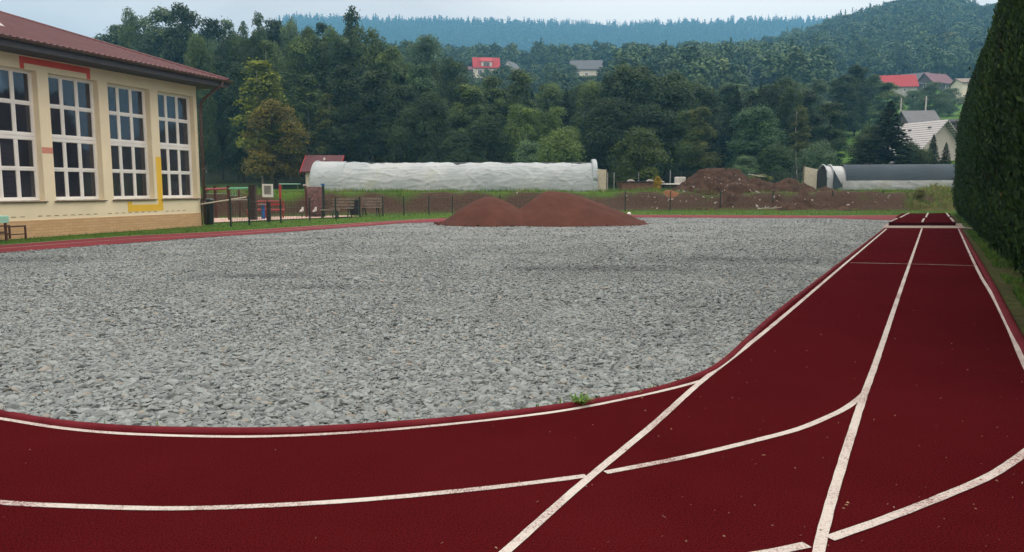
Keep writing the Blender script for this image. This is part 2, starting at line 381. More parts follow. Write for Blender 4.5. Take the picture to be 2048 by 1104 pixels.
def leaf_mat(name, mul=1.0, instanced=False):
    m, n, b = newmat(name); oi = N(n, 'ShaderNodeObjectInfo')
    if instanced:
        col = ramp(n, oi.outputs['Random'], [(0,(.028,.052,.022)),(.3,(.045,.075,.030)),(.6,(.060,.095,.032)),(.85,(.035,.065,.035)),(.95,(.10,.115,.035)),(1,(.11,.10,.04))])
    else: col = oi.outputs['Color']
    a = N(n, 'ShaderNodeAttribute', attribute_name='tint')
    c = mixc(n, 1.0, col, ramp(n, a.outputs['Fac'], [(0,(.45,.5,.5)),(.5,(1,1,1)),(1,(1.75,1.55,1.1))]), 'MULTIPLY')
    n.links.new(c, b.inputs['Base Color']); b.inputs['Roughness'].default_value = .65; b.inputs['Specular IOR Level'].default_value = .2
    tr = N(n, 'ShaderNodeBsdfTranslucent'); n.links.new(c, tr.inputs['Color'])
    ms = N(n, 'ShaderNodeMixShader'); ms.inputs[0].default_value = .35
    n.links.new(b.outputs[0], ms.inputs[1]); n.links.new(tr.outputs[0], ms.inputs[2])
    n.links.new(ms.outputs[0], n.nodes['Material Output'].inputs['Surface']); return m
M['leaf'] = leaf_mat('leaves')
M['leaf_far'] = leaf_mat('leaves_of_far_wood', instanced=True)
# ------------------------------------------------------------------ terrain
rng = np.random.default_rng(7)
PXK = np.array([-3000, 0, 600, 1024, 1200, 1400, 1500, 1650, 1820, 1950, 2100, 3000], float)
YK = np.array([60, 76, 100, 220, 300, 500, 720, 1000, 1500, 1800, 2700], float)
ZK = np.array([
 [1.2]*12,
 [1.3,1.3,1.3,1.3,1.3,1.35,1.4,1.6,2.2,2.4,2.5,2.5],
 [3,3,3,3,3,3.5,4,4.5,5.5,6,6,6],
 [26,26,26,26,26,26,26,25,25,26,27,30],
 [42,42,42,42,42,41,41,41,41,42,44,50],
 [72,72,72,73,74,77,80,94,110,104,98,98],
 [82,82,82,82,84,88,100,141,154,143,128,110],
 [120,120,120,120,120,118,116,140,150,140,128,118],
 [150,170,308,300,294,300,304,302,250,200,180,180],
 [150,170,300,292,288,292,296,294,240,190,170,170],
 [220]*12], float)
def foot_y(X): return np.interp(X, [-60, -30, -13.6, -3.7, 9.2, 28.6, 80], [33, 36, 40, 46, 51, 51.5, 51.5])
def hz(X, Y):
    X = np.asarray(X, float); Y = np.asarray(Y, float)
    px = 1024 + FPX * X / np.maximum(Y, 30)
    rows = np.stack([np.interp(px, PXK, ZK[k]) for k in range(len(YK))])      # (k, ...)
    z = np.full(X.shape, 1.2)
    for k in range(len(YK) - 1):
        t = np.clip((Y - YK[k]) / (YK[k+1] - YK[k]), 0, 1); t2 = t
        zz = rows[k] * (1 - t2) + rows[k+1] * t2
        z = np.where(Y >= YK[k], zz, z)
    t = np.clip((Y - foot_y(X)) / 2.7, 0, 1); t = t*t*(3-2*t)
    return np.where(Y < 62, -.03 + (1.2 + .03) * t, z)
def gz(X, Y): return float(hz(np.array([X]), np.array([Y]))[0])

rowsY = np.concatenate([np.arange(-30, 36, 3.0), np.arange(36, 60, .4), np.arange(60, 110, 2.0), 110 * 1.045 ** np.arange(0, 73)])
tcol = np.linspace(-1, 1, 421)
Yg = np.repeat(rowsY[:, None], len(tcol), 1); Xg = tcol[None, :] * (62 + 1.05 * np.maximum(Yg, 0))
Zg = hz(Xg, Yg)
fb = (Yg - foot_y(Xg)) / 2.7
lump = np.zeros_like(Zg); nz2 = np.zeros_like(Zg)
for i in range(Zg.shape[0]):
    if rowsY[i] < 30 or rowsY[i] > 900: continue
    for j in range(0, Zg.shape[1]):
        if abs(Xg[i, j]) > 1.2 * Yg[i, j]: continue
        s = .55 if rowsY[i] < 70 else .06
        nz2[i, j] = noise.fractal(Vector((Xg[i, j]*s, Yg[i, j]*s, 3.1)), 1.0, 2.0, 4)
bankm = np.clip(1 - np.abs(fb - .46) / np.where(Xg > 20, .95, .66), 0, 1)
Zg = Zg + nz2 * (.30 * bankm) + np.where(Yg > 62, nz2 * np.minimum(.15 + (Yg - 62) * .012, 4.0), 0)
soil = np.clip((bankm * 2.2 + nz2 * .9 - .35), 0, 1)
Xr = (Yg * .545 + .9)                                   # the strip under the hedge
rs = np.clip(1 - np.abs(Xg - Xr - 1.0) / 2.0, 0, 1) * (Yg > 0) * (Yg < 42)
soil = np.maximum(soil, np.clip(rs * 1.5, 0, .75))
pxg = 1024 + FPX * Xg / np.maximum(Yg, 1)
mead = ((pxg > 1640) & (pxg < 2050) & (Yg > 82) & (Yg < 236)).astype(float)
mead = np.maximum(mead, ((pxg > 1750) & (pxg < 2050) & (Yg > 82) & (Yg < 262)).astype(float))
wood = np.clip((Yg - 74) / 10, 0, 1) * (1 - mead)
nr, nc = Zg.shape
idx = np.arange(nr * nc).reshape(nr, nc)
F = np.stack([idx[:-1, :-1], idx[:-1, 1:], idx[1:, 1:], idx[1:, :-1]], -1).reshape(-1, 4)
me = npmesh('ground', np.stack([Xg, Yg, Zg], -1).reshape(-1, 3), F, M['ground'], True,
            {'soil': ('POINT', soil.ravel()), 'wood': ('POINT', wood.ravel()), 'meadow': ('POINT', mead.ravel())})
tag(ob('ground', me), kind='structure')

# ------------------------------------------------------------------ track, field and lines
def spline(P, step=.15):
    P = [Vector((p[0], p[1], 0)) for p in P]; out = []
    for i in range(len(P) - 1):
        a, b, c, d = P[max(i-1,0)], P[i], P[i+1], P[min(i+2,len(P)-1)]
        n = max(2, int((c-b).length / step))
        for k in range(n):
            t = k / n
            out.append(.5*((2*b) + (c-a)*t + (2*a-5*b+4*c-d)*t*t + (3*b-a-3*c+d)*t**3))
    out.append(P[-1]); return out
def smooth(P, it=6):
    for _ in range(it):
        P = [P[0]] + [(P[i-1] + P[i]*2 + P[i+1]) / 4 for i in range(1, len(P)-1)] + [P[-1]]
    return P
def G(*pts): return [gp(x, y) for x, y in pts]
def normals(P):
    out = []
    for i in range(len(P)):
        t = (P[min(i+1,len(P)-1)] - P[max(i-1,0)]).normalized(); out.append(Vector((-t.y, t.x, 0)))
    return out
left_far = [Vector((-22.5, 13.5, 0)), Vector((-17.5, 17.0, 0))]
near_edge = G((0,822),(73,837),(154,848),(256,855.5),(366,858.5),(549,859.5),(700,853),(900,838),(1039,822.6),(1156,806),(1266,788),(1339,770),(1398,748),(1449,717),(1548,627),(1660,540),(1769,456))
near_edge = G((-800,700),(-400,768),(-150,803)) + near_edge
edge = smooth(spline(near_edge), 2)
far_in = G((0,505),(240,487),(400,475),(556,465),(800,446.4),(980,440),(1255,434.5),(1660,436),(1782,440))
far_out = G((0,490),(253,472),(480,460.6),(800,440.6),(895,436),(1234,429.5),(1660,431),(1801,430))
field_pts = edge + [gp(1769, 451)] + far_in[::-1] + [Vector((-24, 12.5, 0)), Vector((-22, 9.5, 0)), Vector((-14, 8.8, 0))]
ngon('gravel_bed', field_pts, -.015, M['gravel_bed'])
kerb_r = G((2110,770),(2048,673),(2025,632),(1990,568),(1958,514),(1923,457))
kerb_r = smooth(spline([kerb_r[0]*2 - kerb_r[2]] + kerb_r), 3)
# near part of the track: the bend in front of the camera and the straight to the pit
track_pts = edge + [gp(1923, 456)] + kerb_r[::-1] + [Vector((2.6, 1.0, 0)), Vector((3.0, -8, 0)), Vector((-30, -8, 0)), Vector((-30, 5, 0)), Vector((-14, 8.2, 0))]
ngon('running_track', track_pts, 0.0, M['track'])
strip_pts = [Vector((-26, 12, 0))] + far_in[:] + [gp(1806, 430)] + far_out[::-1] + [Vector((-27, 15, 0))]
ngon('far_running_track', strip_pts, .0, M['track_glare'])

def strip(name, P, w, z, mat, rag=.08, kind='structure'):
    Nn = normals(P); V = []; 
    for i, (p, n) in enumerate(zip(P, Nn)):
        a = w/2 * (1 + rag * noise.noise(Vector((p.x*9, p.y*9, 1)))); b = w/2 * (1 + rag * noise.noise(Vector((p.x*9, p.y*9, 8))))
        V += [(p.x - n.x*a, p.y - n.y*a, z), (p.x + n.x*b, p.y + n.y*b, z)]
    F = [(2*i, 2*i+2, 2*i+3, 2*i+1) for i in range(len(P)-1)]
    me = npmesh(name, V, F, mat); 
    return tag(ob(name, me), kind=kind)
LW = .046
def dense(P, s=.06, it=3): return smooth(spline(P, s), it)
L1 = dense(G((-800,709),(-400,780.5),(-150,817.5),(0,837.5),(110,855.5),(220,866.5),(348,872),(512,874),(700,866),(900,849),(1120,823),(1266,795),(1357,774.5),(1405,761)), it=8)
L2 = dense(G((-800,850),(-400,936),(-150,986),(0,1006.6),(146,1013),(293,1018),(439,1016.5),(700,1003),(900,984.7),(1046,969),(1172,952.5)), it=8)
L2b = dense(G((1211,946),(1376,914),(1522,879),(1600,858),(1637,843),(1692,817),(1728,789)), it=4)
L3 = dense(G((1440,1122),(1555,1104),(1614,1091)), it=2)
L3b = dense(G((1659,1078.5),(1774,1038),(1888,993),(1979,954),(2048,908),(2110,858)), it=5)
S1 = dense([gp(930,1180)] + G((1013,1104),(1171,963),(1302.5,854),(1405,762),(1485,700),(1579,623),(1690,528),(1773,458)), it=6)
S2 = dense([gp(1620,1200)] + G((1637,1104),(1657.5,1020),(1696,892),(1728,792),(1756,714),(1794.5,600),(1820,526),(1844,457)), it=6)
S3 = dense(G((2130,900),(2048,728),(2016,654),(1985,592),(1951,532),(1917,457.5)), it=4)
X1 = dense(G((1700,526),(1820,528.5),(1949,532)), it=1)
for i, (P, w) in enumerate(((L1,LW*.85),(L2,LW),(L2b,LW),(L3,LW*1.1),(L3b,LW*1.1),(S1,LW),(S2,LW*1.05),(S3,LW),(X1,.03))):
    strip('lane_line', P, w, .003 + .0005*i, M['line'], .12)
for k, off in enumerate((.5, .95)):
    a = [far_out[min(i, len(far_out)-1)] for i in range(len(far_out))]
    P = dense([Vector((p.x, p.y, 0)).lerp(Vector((q.x, q.y, 0)), off) for p, q in zip(G((0,505),(253,486),(480,472),(800,446.4),(895,441.5),(1234,434.6),(1660,436),(1782,440)), far_out)], .3, 1)
    strip('lane_line', P, .05, .005, M['line'], .1)

def kerb(name, P, w, h, mat):
    Nn = normals(P); prof = [(-w/2, -.03), (-w/2, h*.55), (-w*.36, h*.92), (-w*.1, h), (w*.2, h*.95), (w*.4, h*.6), (w/2, .0)]
    V = []; k = len(prof)
    for p, n in zip(P, Nn):
        wob = 1 + .12*noise.noise(Vector((p.x*2, p.y*2, 5)))
        for a, z in prof: V.append((p.x - n.x*a, p.y - n.y*a, z*wob if z > 0 else z))
    F = [(i*k+j, i*k+j+1, (i+1)*k+j+1, (i+1)*k+j) for i in range(len(P)-1) for j in range(k-1)]
    me = npmesh(name, V, F, mat, True); return tag(ob(name, me), kind='structure')
Ne = normals(edge)
kerb('track_kerb', [p - n*.03 for p, n in zip(edge, Ne)], .062, .02, M['kerb'])
Nk = normals(kerb_r)
kerb('track_kerb', [p + n*.05 for p, n in zip(kerb_r, Nk)], .09, .022, M['kerb'])
# sandy gap before the covered pit, raised cover with its own line pieces
gap = ngon('sand_strip', G((1764,455.8),(1775,446.5),(1925,447.0),(1960,449),(1962,459),(1926,456.6)), .006, M['concrete'])
cv = empty('pit_cover', 'dark red rubber cover raised over the sand pit at the end of the straight', 'sand pit cover', gp(1840, 450))
c0, c1, c2, c3 = gp(1777, 451.5), gp(1911, 451.5), gp(1899, 431), gp(1803, 431)
mb = MB(); nX, nY = 26, 10
def cpt(u, w, dz):
    a = c0.lerp(c1, u); b = c3.lerp(c2, u); p = a.lerp(b, w)
    return (p.x, p.y, dz + .025*noise.noise(Vector((p.x*.8, p.y*.8, 0))) )
vs = [cpt(i/nX, j/nY, .13) for j in range(nY+1) for i in range(nX+1)]
fs = [(j*(nX+1)+i, j*(nX+1)+i+1, (j+1)*(nX+1)+i+1, (j+1)*(nX+1)+i) for j in range(nY) for i in range(nX)]
ring = [i for i in range(nX+1)] + [j*(nX+1)+nX for j in range(1, nY+1)] + [nY*(nX+1)+i for i in range(nX-1, -1, -1)] + [j*(nX+1) for j in range(nY-1, 0, -1)]
b0 = len(vs); vs += [(vs[i][0], vs[i][1], -.02) for i in ring]
fs += [(ring[k], b0+k, b0+(k+1)%len(ring), ring[(k+1)%len(ring)]) for k in range(len(ring))]
mb.add(vs, fs); mb.build('cover_sheet', M['track'], cv, off=cv.location)
for (u0, w0, u1, w1) in ((.02,.02,.06,.30),(.09,.40,.16,.98),(.50,.02,.51,.30),(.535,.42,.55,.98),(.975,.05,.955,.35),(.945,.5,.93,.95)):
    mb = MB(); a = Vector(cpt(u0, w0, .165)); b = Vector(cpt(u1, w1, .165)); t = (b-a).normalized(); n = Vector((-t.y, t.x, 0))*.035
    mb.add([a-n, a+n, b+n, b-n, a-n-Vector((0,0,.03)), a+n-Vector((0,0,.03)), b+n-Vector((0,0,.03)), b-n-Vector((0,0,.03))], [(0,1,2,3),(4,5,1,0),(6,7,3,2),(5,6,2,1),(7,4,0,3)])
    mb.build('line_piece', M['line'], cv, off=cv.location)

# ------------------------------------------------------------------ crushed stone on the field
def inside(px_, py_, poly):
    r = np.zeros(len(px_), bool); n = len(poly)
    for i in range(n):
        x0, y0 = poly[i][0], poly[i][1]; x1, y1 = poly[(i+1) % n][0], poly[(i+1) % n][1]
        c = (y0 > py_) != (y1 > py_)
        with np.errstate(divide='ignore', invalid='ignore'):
            xi = (x1 - x0) * (py_ - y0) / ((y1 - y0) if y1 != y0 else 1e-9) + x0
        r ^= c & (px_ < xi)
    return r
bands = [(4.3, 8, 3300, .95), (8, 43, 2000, 1.0)]
PX, PY, SC = [], [], []
fpoly = [(p.x, p.y) for p in field_pts]
for y0, y1, dens, s in bands:
    xm = .72 * y1 + 1.5; n = int(2 * xm * (y1 - y0) * dens)
    x = rng.uniform(-xm, xm, n); y = rng.uniform(y0, y1, n)
    k = (np.abs(x) < .72 * y + 1.5) & (rng.uniform(size=n) < np.interp(y, [4, 8.01, 11, 16, 22, 30], [1, 1, .8, .36, .12, .07])); x, y = x[k], y[k]; k = inside(x, y, fpoly); PX.append(x[k]); PY.append(y[k]); SC.append(np.full(k.sum(), s))
PX, PY, SC = map(np.concatenate, (PX, PY, SC)); n = len(PX)
# larger pieces towards the near edge, as in the photo
a = rng.gamma(3.2, .0038, n) * SC; a = np.clip(a, .006, .05)
big = np.array([noise.noise(Vector((x*.5, y*.5, 0))) for x, y in zip(PX, PY)])
a *= 1 + .35*big + .3*np.clip((7.5 - PY)/3, 0, 1)
damp = np.zeros(n)
for (qx, qy, rx, ry, k_) in DAMP:
    d = ((PX-qx)/rx)**2 + ((PY-qy)/ry)**2
    damp = np.maximum(damp, np.exp(-d) * k_ * 1.1)
damp = np.clip(damp * (.8 + .5*big), 0, .85)
# lie of the bed: gentle swells so that patches show more or less of their sides
swell = .012 * np.array([noise.noise(Vector((x*.8, y*.8, 4))) for x, y in zip(PX, PY)])
V = np.stack([PX, PY, -.012 + .2*a + np.maximum(swell, -.01)], 1)
me = bpy.data.meshes.new('gravel_stones'); me.vertices.add(n); me.vertices.foreach_set('co', V.astype(np.float32).ravel())
def vattr(me, nm, arr, typ='FLOAT'):
    at_ = me.attributes.new(nm, typ, 'POINT')
    at_.data.foreach_set('vector' if typ == 'FLOAT_VECTOR' else 'value', np.asarray(arr, np.int32 if typ == 'INT' else np.float32).ravel())
vattr(me, 'rot', np.stack([rng.normal(0,.30,n), rng.normal(0,.30,n), rng.uniform(0,6.28,n)], 1), 'FLOAT_VECTOR')
vattr(me, 'scl', np.stack([a*rng.uniform(.9,1.4,n), a*rng.uniform(.6,.95,n), a*rng.uniform(.25,.55,n)], 1), 'FLOAT_VECTOR')
vattr(me, 'pick', rng.integers(0, 6, n), 'INT'); vattr(me, 'damp', damp)
gs = tag(ob('gravel_stones', me), 'angular grey crushed stone covering the oval infield', 'gravel', kind='stuff')
def attr_node(t, nm, typ):
    a_ = t.nodes.new('GeometryNodeInputNamedAttribute'); a_.data_type = typ; a_.inputs['Name'].default_value = nm
    return a_.outputs['Attribute']
def gn_scatter(o, makers):
    t = bpy.data.node_groups.new(o.name + '_scatter', 'GeometryNodeTree')
    t.interface.new_socket('Geometry', in_out='INPUT', socket_type='NodeSocketGeometry')
    t.interface.new_socket('Geometry', in_out='OUTPUT', socket_type='NodeSocketGeometry')
    gi = t.nodes.new('NodeGroupInput'); go = t.nodes.new('NodeGroupOutput')
    iop = t.nodes.new('GeometryNodeInstanceOnPoints'); j = t.nodes.new('GeometryNodeJoinGeometry')
    for mk in reversed(makers):
        gti = t.nodes.new('GeometryNodeGeometryToInstance'); t.links.new(mk(t), gti.inputs[0]); t.links.new(gti.outputs[0], j.inputs[0])
    t.links.new(gi.outputs[0], iop.inputs['Points']); t.links.new(j.outputs[0], iop.inputs['Instance'])
    iop.inputs['Pick Instance'].default_value = True
    t.links.new(attr_node(t, 'pick', 'INT'), iop.inputs['Instance Index'])
    t.links.new(attr_node(t, 'rot', 'FLOAT_VECTOR'), iop.inputs['Rotation'])
    t.links.new(attr_node(t, 'scl', 'FLOAT_VECTOR'), iop.inputs['Scale'])
    t.links.new(iop.outputs[0], go.inputs[0])
    md = o.modifiers.new('scatter', 'NODES'); md.node_group = t
def hull(seed, mat):
    def mk(t):
        ic = t.nodes.new('GeometryNodeMeshIcoSphere'); ic.inputs['Subdivisions'].default_value = 2; ic.inputs['Radius'].default_value = .8
        sp = t.nodes.new('GeometryNodeSetPosition'); rv = t.nodes.new('FunctionNodeRandomValue'); rv.data_type = 'FLOAT_VECTOR'
        rv.inputs['Min'].default_value = (-.45,-.45,-.45); rv.inputs['Max'].default_value = (.45,.45,.45)
        rv.inputs['Seed'].default_value = seed
        t.links.new(ic.outputs['Mesh'], sp.inputs['Geometry']); t.links.new(rv.outputs['Value'], sp.inputs['Offset'])
        ch = t.nodes.new('GeometryNodeConvexHull'); t.links.new(sp.outputs[0], ch.inputs[0])
        ss = t.nodes.new('GeometryNodeSetShadeSmooth'); ss.inputs['Shade Smooth'].default_value = False
        t.links.new(ch.outputs[0], ss.inputs['Geometry'])
        sm = t.nodes.new('GeometryNodeSetMaterial'); sm.inputs['Material'].default_value = mat
        t.links.new(ss.outputs[0], sm.inputs['Geometry']); return sm.outputs[0]
    return mk
gn_scatter(gs, [hull(s, M['stone']) for s in (1,2,3,4,5,6)])

# ------------------------------------------------------------------ heaps
def heap(name, label, cat, lobes, mat, res=.12, nscale=1.2, namp=.08, power=1.4, ext=1.15, base=None, seed=0, nz_fine=0):
    """lobes: (x, y, H, rxl, rxr, ryf, ryb)"""
    x0 = min(l[0]-l[3]*ext for l in lobes); x1 = max(l[0]+l[4]*ext for l in lobes)
    y0 = min(l[1]-l[5]*ext for l in lobes); y1 = max(l[1]+l[6]*ext for l in lobes)
    xs = np.arange(x0, x1, res); ys = np.arange(y0, y1, res); X, Y = np.meshgrid(xs, ys)
    H = np.full(X.shape, -1.0)
    for (cx, cy, h, rl, rr, rf, rb) in lobes:
        rx = np.where(X < cx, rl, rr); ry = np.where(Y < cy, rf, rb)
        r = np.sqrt(((X-cx)/rx)**2 + ((Y-cy)/ry)**2)
        H = np.maximum(H, h*(1 - np.sqrt(r**2 + .012)**power * 1.0))
    nn = np.array([[noise.fractal(Vector((x*nscale, y*nscale, seed)), 1.0, 2.0, 5) + nz_fine*noise.noise(Vector((x*6, y*6, seed))) for x in xs] for y in ys])
    H = H + nn*namp*np.clip(H*3+.5, 0, 1)
    Z = H + (0 if base is None else base)
    cx, cy = lobes[0][0], lobes[0][1]
    idx = np.arange(X.size).reshape(X.shape)
    F = np.stack([idx[:-1,:-1], idx[:-1,1:], idx[1:,1:], idx[1:,:-1]], -1).reshape(-1,4)
    keep = (H.ravel()[F] > -.18).any(1); F = F[keep]
    used = np.unique(F); remap = -np.ones(X.size, int); remap[used] = np.arange(len(used))
    V = np.stack([X-cx, Y-cy, Z], -1).reshape(-1,3)[used]
    me = npmesh(name, V, remap[F], mat, True)
    return tag(ob(name, me, loc=(cx, cy, 0)), label, cat)
k1 = gp(985, 453); k2 = gp(1090, 453)
heap('gravel_heap', 'reddish brown heap of fine crushed brick with two rounded tops on the grey gravel', 'heap',
     [(-1.55+.65, 31.9, 1.2, 2.1, 2.0, 2.2, 2.2), (1.6, 32.3, 1.43, 1.95, 4.1, 2.7, 2.6), (2.9, 32.6, 1.08, 2.2, 2.6, 2.7, 2.3)], M['red_gravel'], .08, .9, .06, 1.32, nz_fine=.22)
nC = 900; th_ = rng.uniform(0, 6.28, nC); rr_ = 1 + np.abs(rng.normal(0, .09, nC)) - .03
cx_ = np.where(rng.uniform(size=nC) < .35, -.9, 2.0); X_ = cx_ + np.cos(th_)*rr_*np.where(cx_ < 0, 2.15, np.where(np.cos(th_) > 0, 3.2, 2.2)); Y_ = 32.1 + np.sin(th_)*rr_*2.3
me = bpy.data.meshes.new('brick_crumbs'); me.from_pydata([(a_, b_, .0) for a_, b_ in zip(X_, Y_)], [], [])
s_ = rng.gamma(2.5, .010, nC); vattr(me, 'rot', rng.uniform(0,6.28,(nC,3)), 'FLOAT_VECTOR'); vattr(me, 'scl', np.stack([s_*1.3,s_,s_*.7],1), 'FLOAT_VECTOR'); vattr(me, 'pick', rng.integers(0,3,nC), 'INT')
gn_scatter(tag(ob('brick_crumbs', me), 'red-brown crumbs scattered round the foot of the brick heap', 'crumbs', kind='stuff'), [hull(s, M['red_gravel']) for s in (21,22,23)])
heap('soil_heap', 'tall brown mound of dug-out earth, the biggest one', 'earth mound',
     [(14.9, 56.0, 3.35, 5.4, 5.4, 4.2, 4.5), (12.9, 55.0, 2.0, 3.4, 3, 3.4, 3.2), (17.6, 56.0, 2.35, 2.4, 4.8, 3.8, 3)], M['soil'], .13, .7, .42, 1.0, seed=2, nz_fine=.45)
heap('soil_heap', 'lower brown earth mound in front of the open white tunnel door', 'earth mound',
     [(20.1, 55.8, 2.4, 3.8, 3.3, 4.4, 3), (18.3, 55.2, 1.9, 2, 2, 3.8, 3), (22.2, 55, 1.6, 2, 3, 3.4, 3)], M['soil'], .13, .7, .36, 1.05, seed=5, nz_fine=.45)
sh_ = heap('sand_heap', 'small orange sand heap on the bank left of the tall earth mound', 'sand heap',
     [(10.9, 53.3, .24, .45, .6, .7, .6)], M['orange_sand'], .07, 1.5, .08, 1.2, base=0)
for v_ in sh_.data.vertices: v_.co.z += gz(v_.co.x + 10.9, v_.co.y + 53.2) + .03
# pale stones and rubble in the bank and the earth mounds
mb_pts = []
for (qx0, qx1, Y0, Y1, cnt) in ((1240,1345,51.6,53.2,20),(1340,1560,51.8,54,36),(1560,1880,51.8,53.6,26),(900,1240,48,51,10)):
    for _ in range(cnt):
        px_ = rng.uniform(qx0, qx1); Y = rng.uniform(Y0, Y1); mb_pts.append(((px_-1024)/FPX*Y, Y))
for (cx, cy, sx, sy, cnt) in ((13.5,54.4,1,.6,14),(17.0,53.9,1.0,.35,26),(12.2,54.1,.5,.4,10),(15.8,54.6,1.8,.5,22)):
    for _ in range(cnt): mb_pts.append((cx+rng.normal(0,sx), cy+rng.normal(0,sy)))
bpy.context.view_layer.update()
dg = bpy.context.evaluated_depsgraph_get()
SV = []
for (x, y) in mb_pts:
    ok, loc, nrm, i_, o_, m_ = scene.ray_cast(dg, Vector((x, y, 8)), Vector((0,0,-1)))
    if ok: SV.append(tuple(loc))
n = len(SV); me = bpy.data.meshes.new('rubble'); me.from_pydata(SV, [], [])
s_ = rng.gamma(3, .013, n)
vattr(me, 'rot', rng.uniform(0,6.28,(n,3)), 'FLOAT_VECTOR'); vattr(me, 'scl', np.stack([s_*1.4, s_, s_*.7],1), 'FLOAT_VECTOR'); vattr(me, 'pick', rng.integers(0,3,n), 'INT')
M['pale_rubble'] = stone_mat('pale_rubble_stone', (.16,.13,.11), (.50,.47,.44))
rb = tag(ob('rubble_stones', me), 'pale stones and rubble scattered over the brown bank and earth mounds', 'rubble', kind='stuff')
gn_scatter(rb, [hull(s, M['pale_rubble']) for s in (11,12,13)])
for (cx, Y, L, rz, lab) in ((1538, 51.3, 1.5, -.25, 'long pale broken branch lying at the foot of the earth mounds'), (1525, 51.2, .9, .3, 'short pale stick lying beside a longer branch below the earth mounds'), (1350, 55.9, 1.3, -.7, 'thin pole sticking out of the right side of the tall earth mound')):
    if Y > 55: p = Vector((17.3, 54.9, 2.3))
    else: p = Vector(((cx-1024)/FPX*Y, Y, .10))
    mb = MB(); mb.tube([(-L/2,0,0),(-L*.1,.03,.03),(L*.2,-.02,.05),(L/2,.02,.12)], .03, 6, r2=.015); mb.tube([(L*.1,0,.04),(L*.3,.1,.2)], .015, 5)
    o = mb.build('branch', M['stone_grey']); o.location = p; o.rotation_euler = (0, .25 if Y > 55 else 0, rz); tag(o, lab, 'branch')
# ------------------------------------------------------------------ gym building
C0 = gp(404, 450.4); A0 = gp(45, 474.6)
dvec = (A0 - C0).normalized(); rzW = math.atan2(dvec.y, dvec.x)
def ws(px, py=300):
    """distance along the facade for a pixel column"""
    d = ray(px, py); # solve d.xy*t = C0 + s*dvec
    det = d.x * (-dvec.y) - d.y * (-dvec.x)
    t = (C0.x * (-dvec.y) - C0.y * (-dvec.x)) / det
    p = Vector((d.x*t, d.y*t, CAMH + d.z*t)); s = (p.xy - C0.xy).dot(dvec.xy); return s, p.z
def wz(px, py): return ws(px, py)[1]
gym = empty('gym_building', 'cream rendered sports hall with tall white windows and a red-brown tiled roof', 'building', (C0.x, C0.y, 0), rzW)
wins = [(322.5, 391.5), (222.6, 306.5), (105, 203.5)]
WS = [(ws(b, 300)[0], ws(a, 300)[0]) for a, b in wins]
wwid = sum(b - a for a, b in WS) / 3; print('WIN', WS, wwid)
pitch_w = (WS[2][0] - WS[0][0]) / 2; s00 = WS[0][0]
WS = [(s00 + i*pitch_w, s00 + i*pitch_w + wwid) for i in range(7)]
zb = wz(260, 399.0); zt = wz(154, 155); zp = wz(200, 434.5); zs_ = wz(200, 137)
print('Z', zb, zt, zp, zs_, 'pitch', pitch_w)
LEN, DEP, TH = 21.0, 24.0, .42
ZS = zs_
wl = MB()
wl.box(0, -TH, zp, LEN, 0, zb); wl.box(0, -TH, zt, LEN, 0, ZS + .25)
edges = [0] + [e for w in WS for e in w] + [LEN]
for i in range(0, len(edges), 2): wl.box(edges[i], -TH, zb, edges[i+1], 0, zt)
wl.box(0, -DEP, zp, TH, -TH, ZS + .25); wl.box(LEN - TH, -DEP, zp, LEN, -TH, ZS+.25); wl.box(TH, -DEP, zp, LEN-TH, -DEP+TH, ZS+.25)
SL = math.tan(rad(16.2))
wl.prism([(-DEP, ZS+.25), (0, ZS+.25), (-DEP/2, ZS+.25+DEP/2*SL)], 'x', 0, TH)
wl.build('wall', M['cream'], gym)
pl = MB(); pl.box(-.03, -DEP-.03, -.1, LEN+.03, .035, zp); pl.build('plinth', M['plinth'], gym)
md = MB()
for k in range(46):
    x = .9 + k*.30
    if k % 9 in (4,): continue
    md.box(x, .001, wz(200,427.5)-.012, x+.15, .006, wz(200,427.5)+.012)
md.build('vent_slots', plain('weep_slot', (.33,.25,.16), .9), gym)
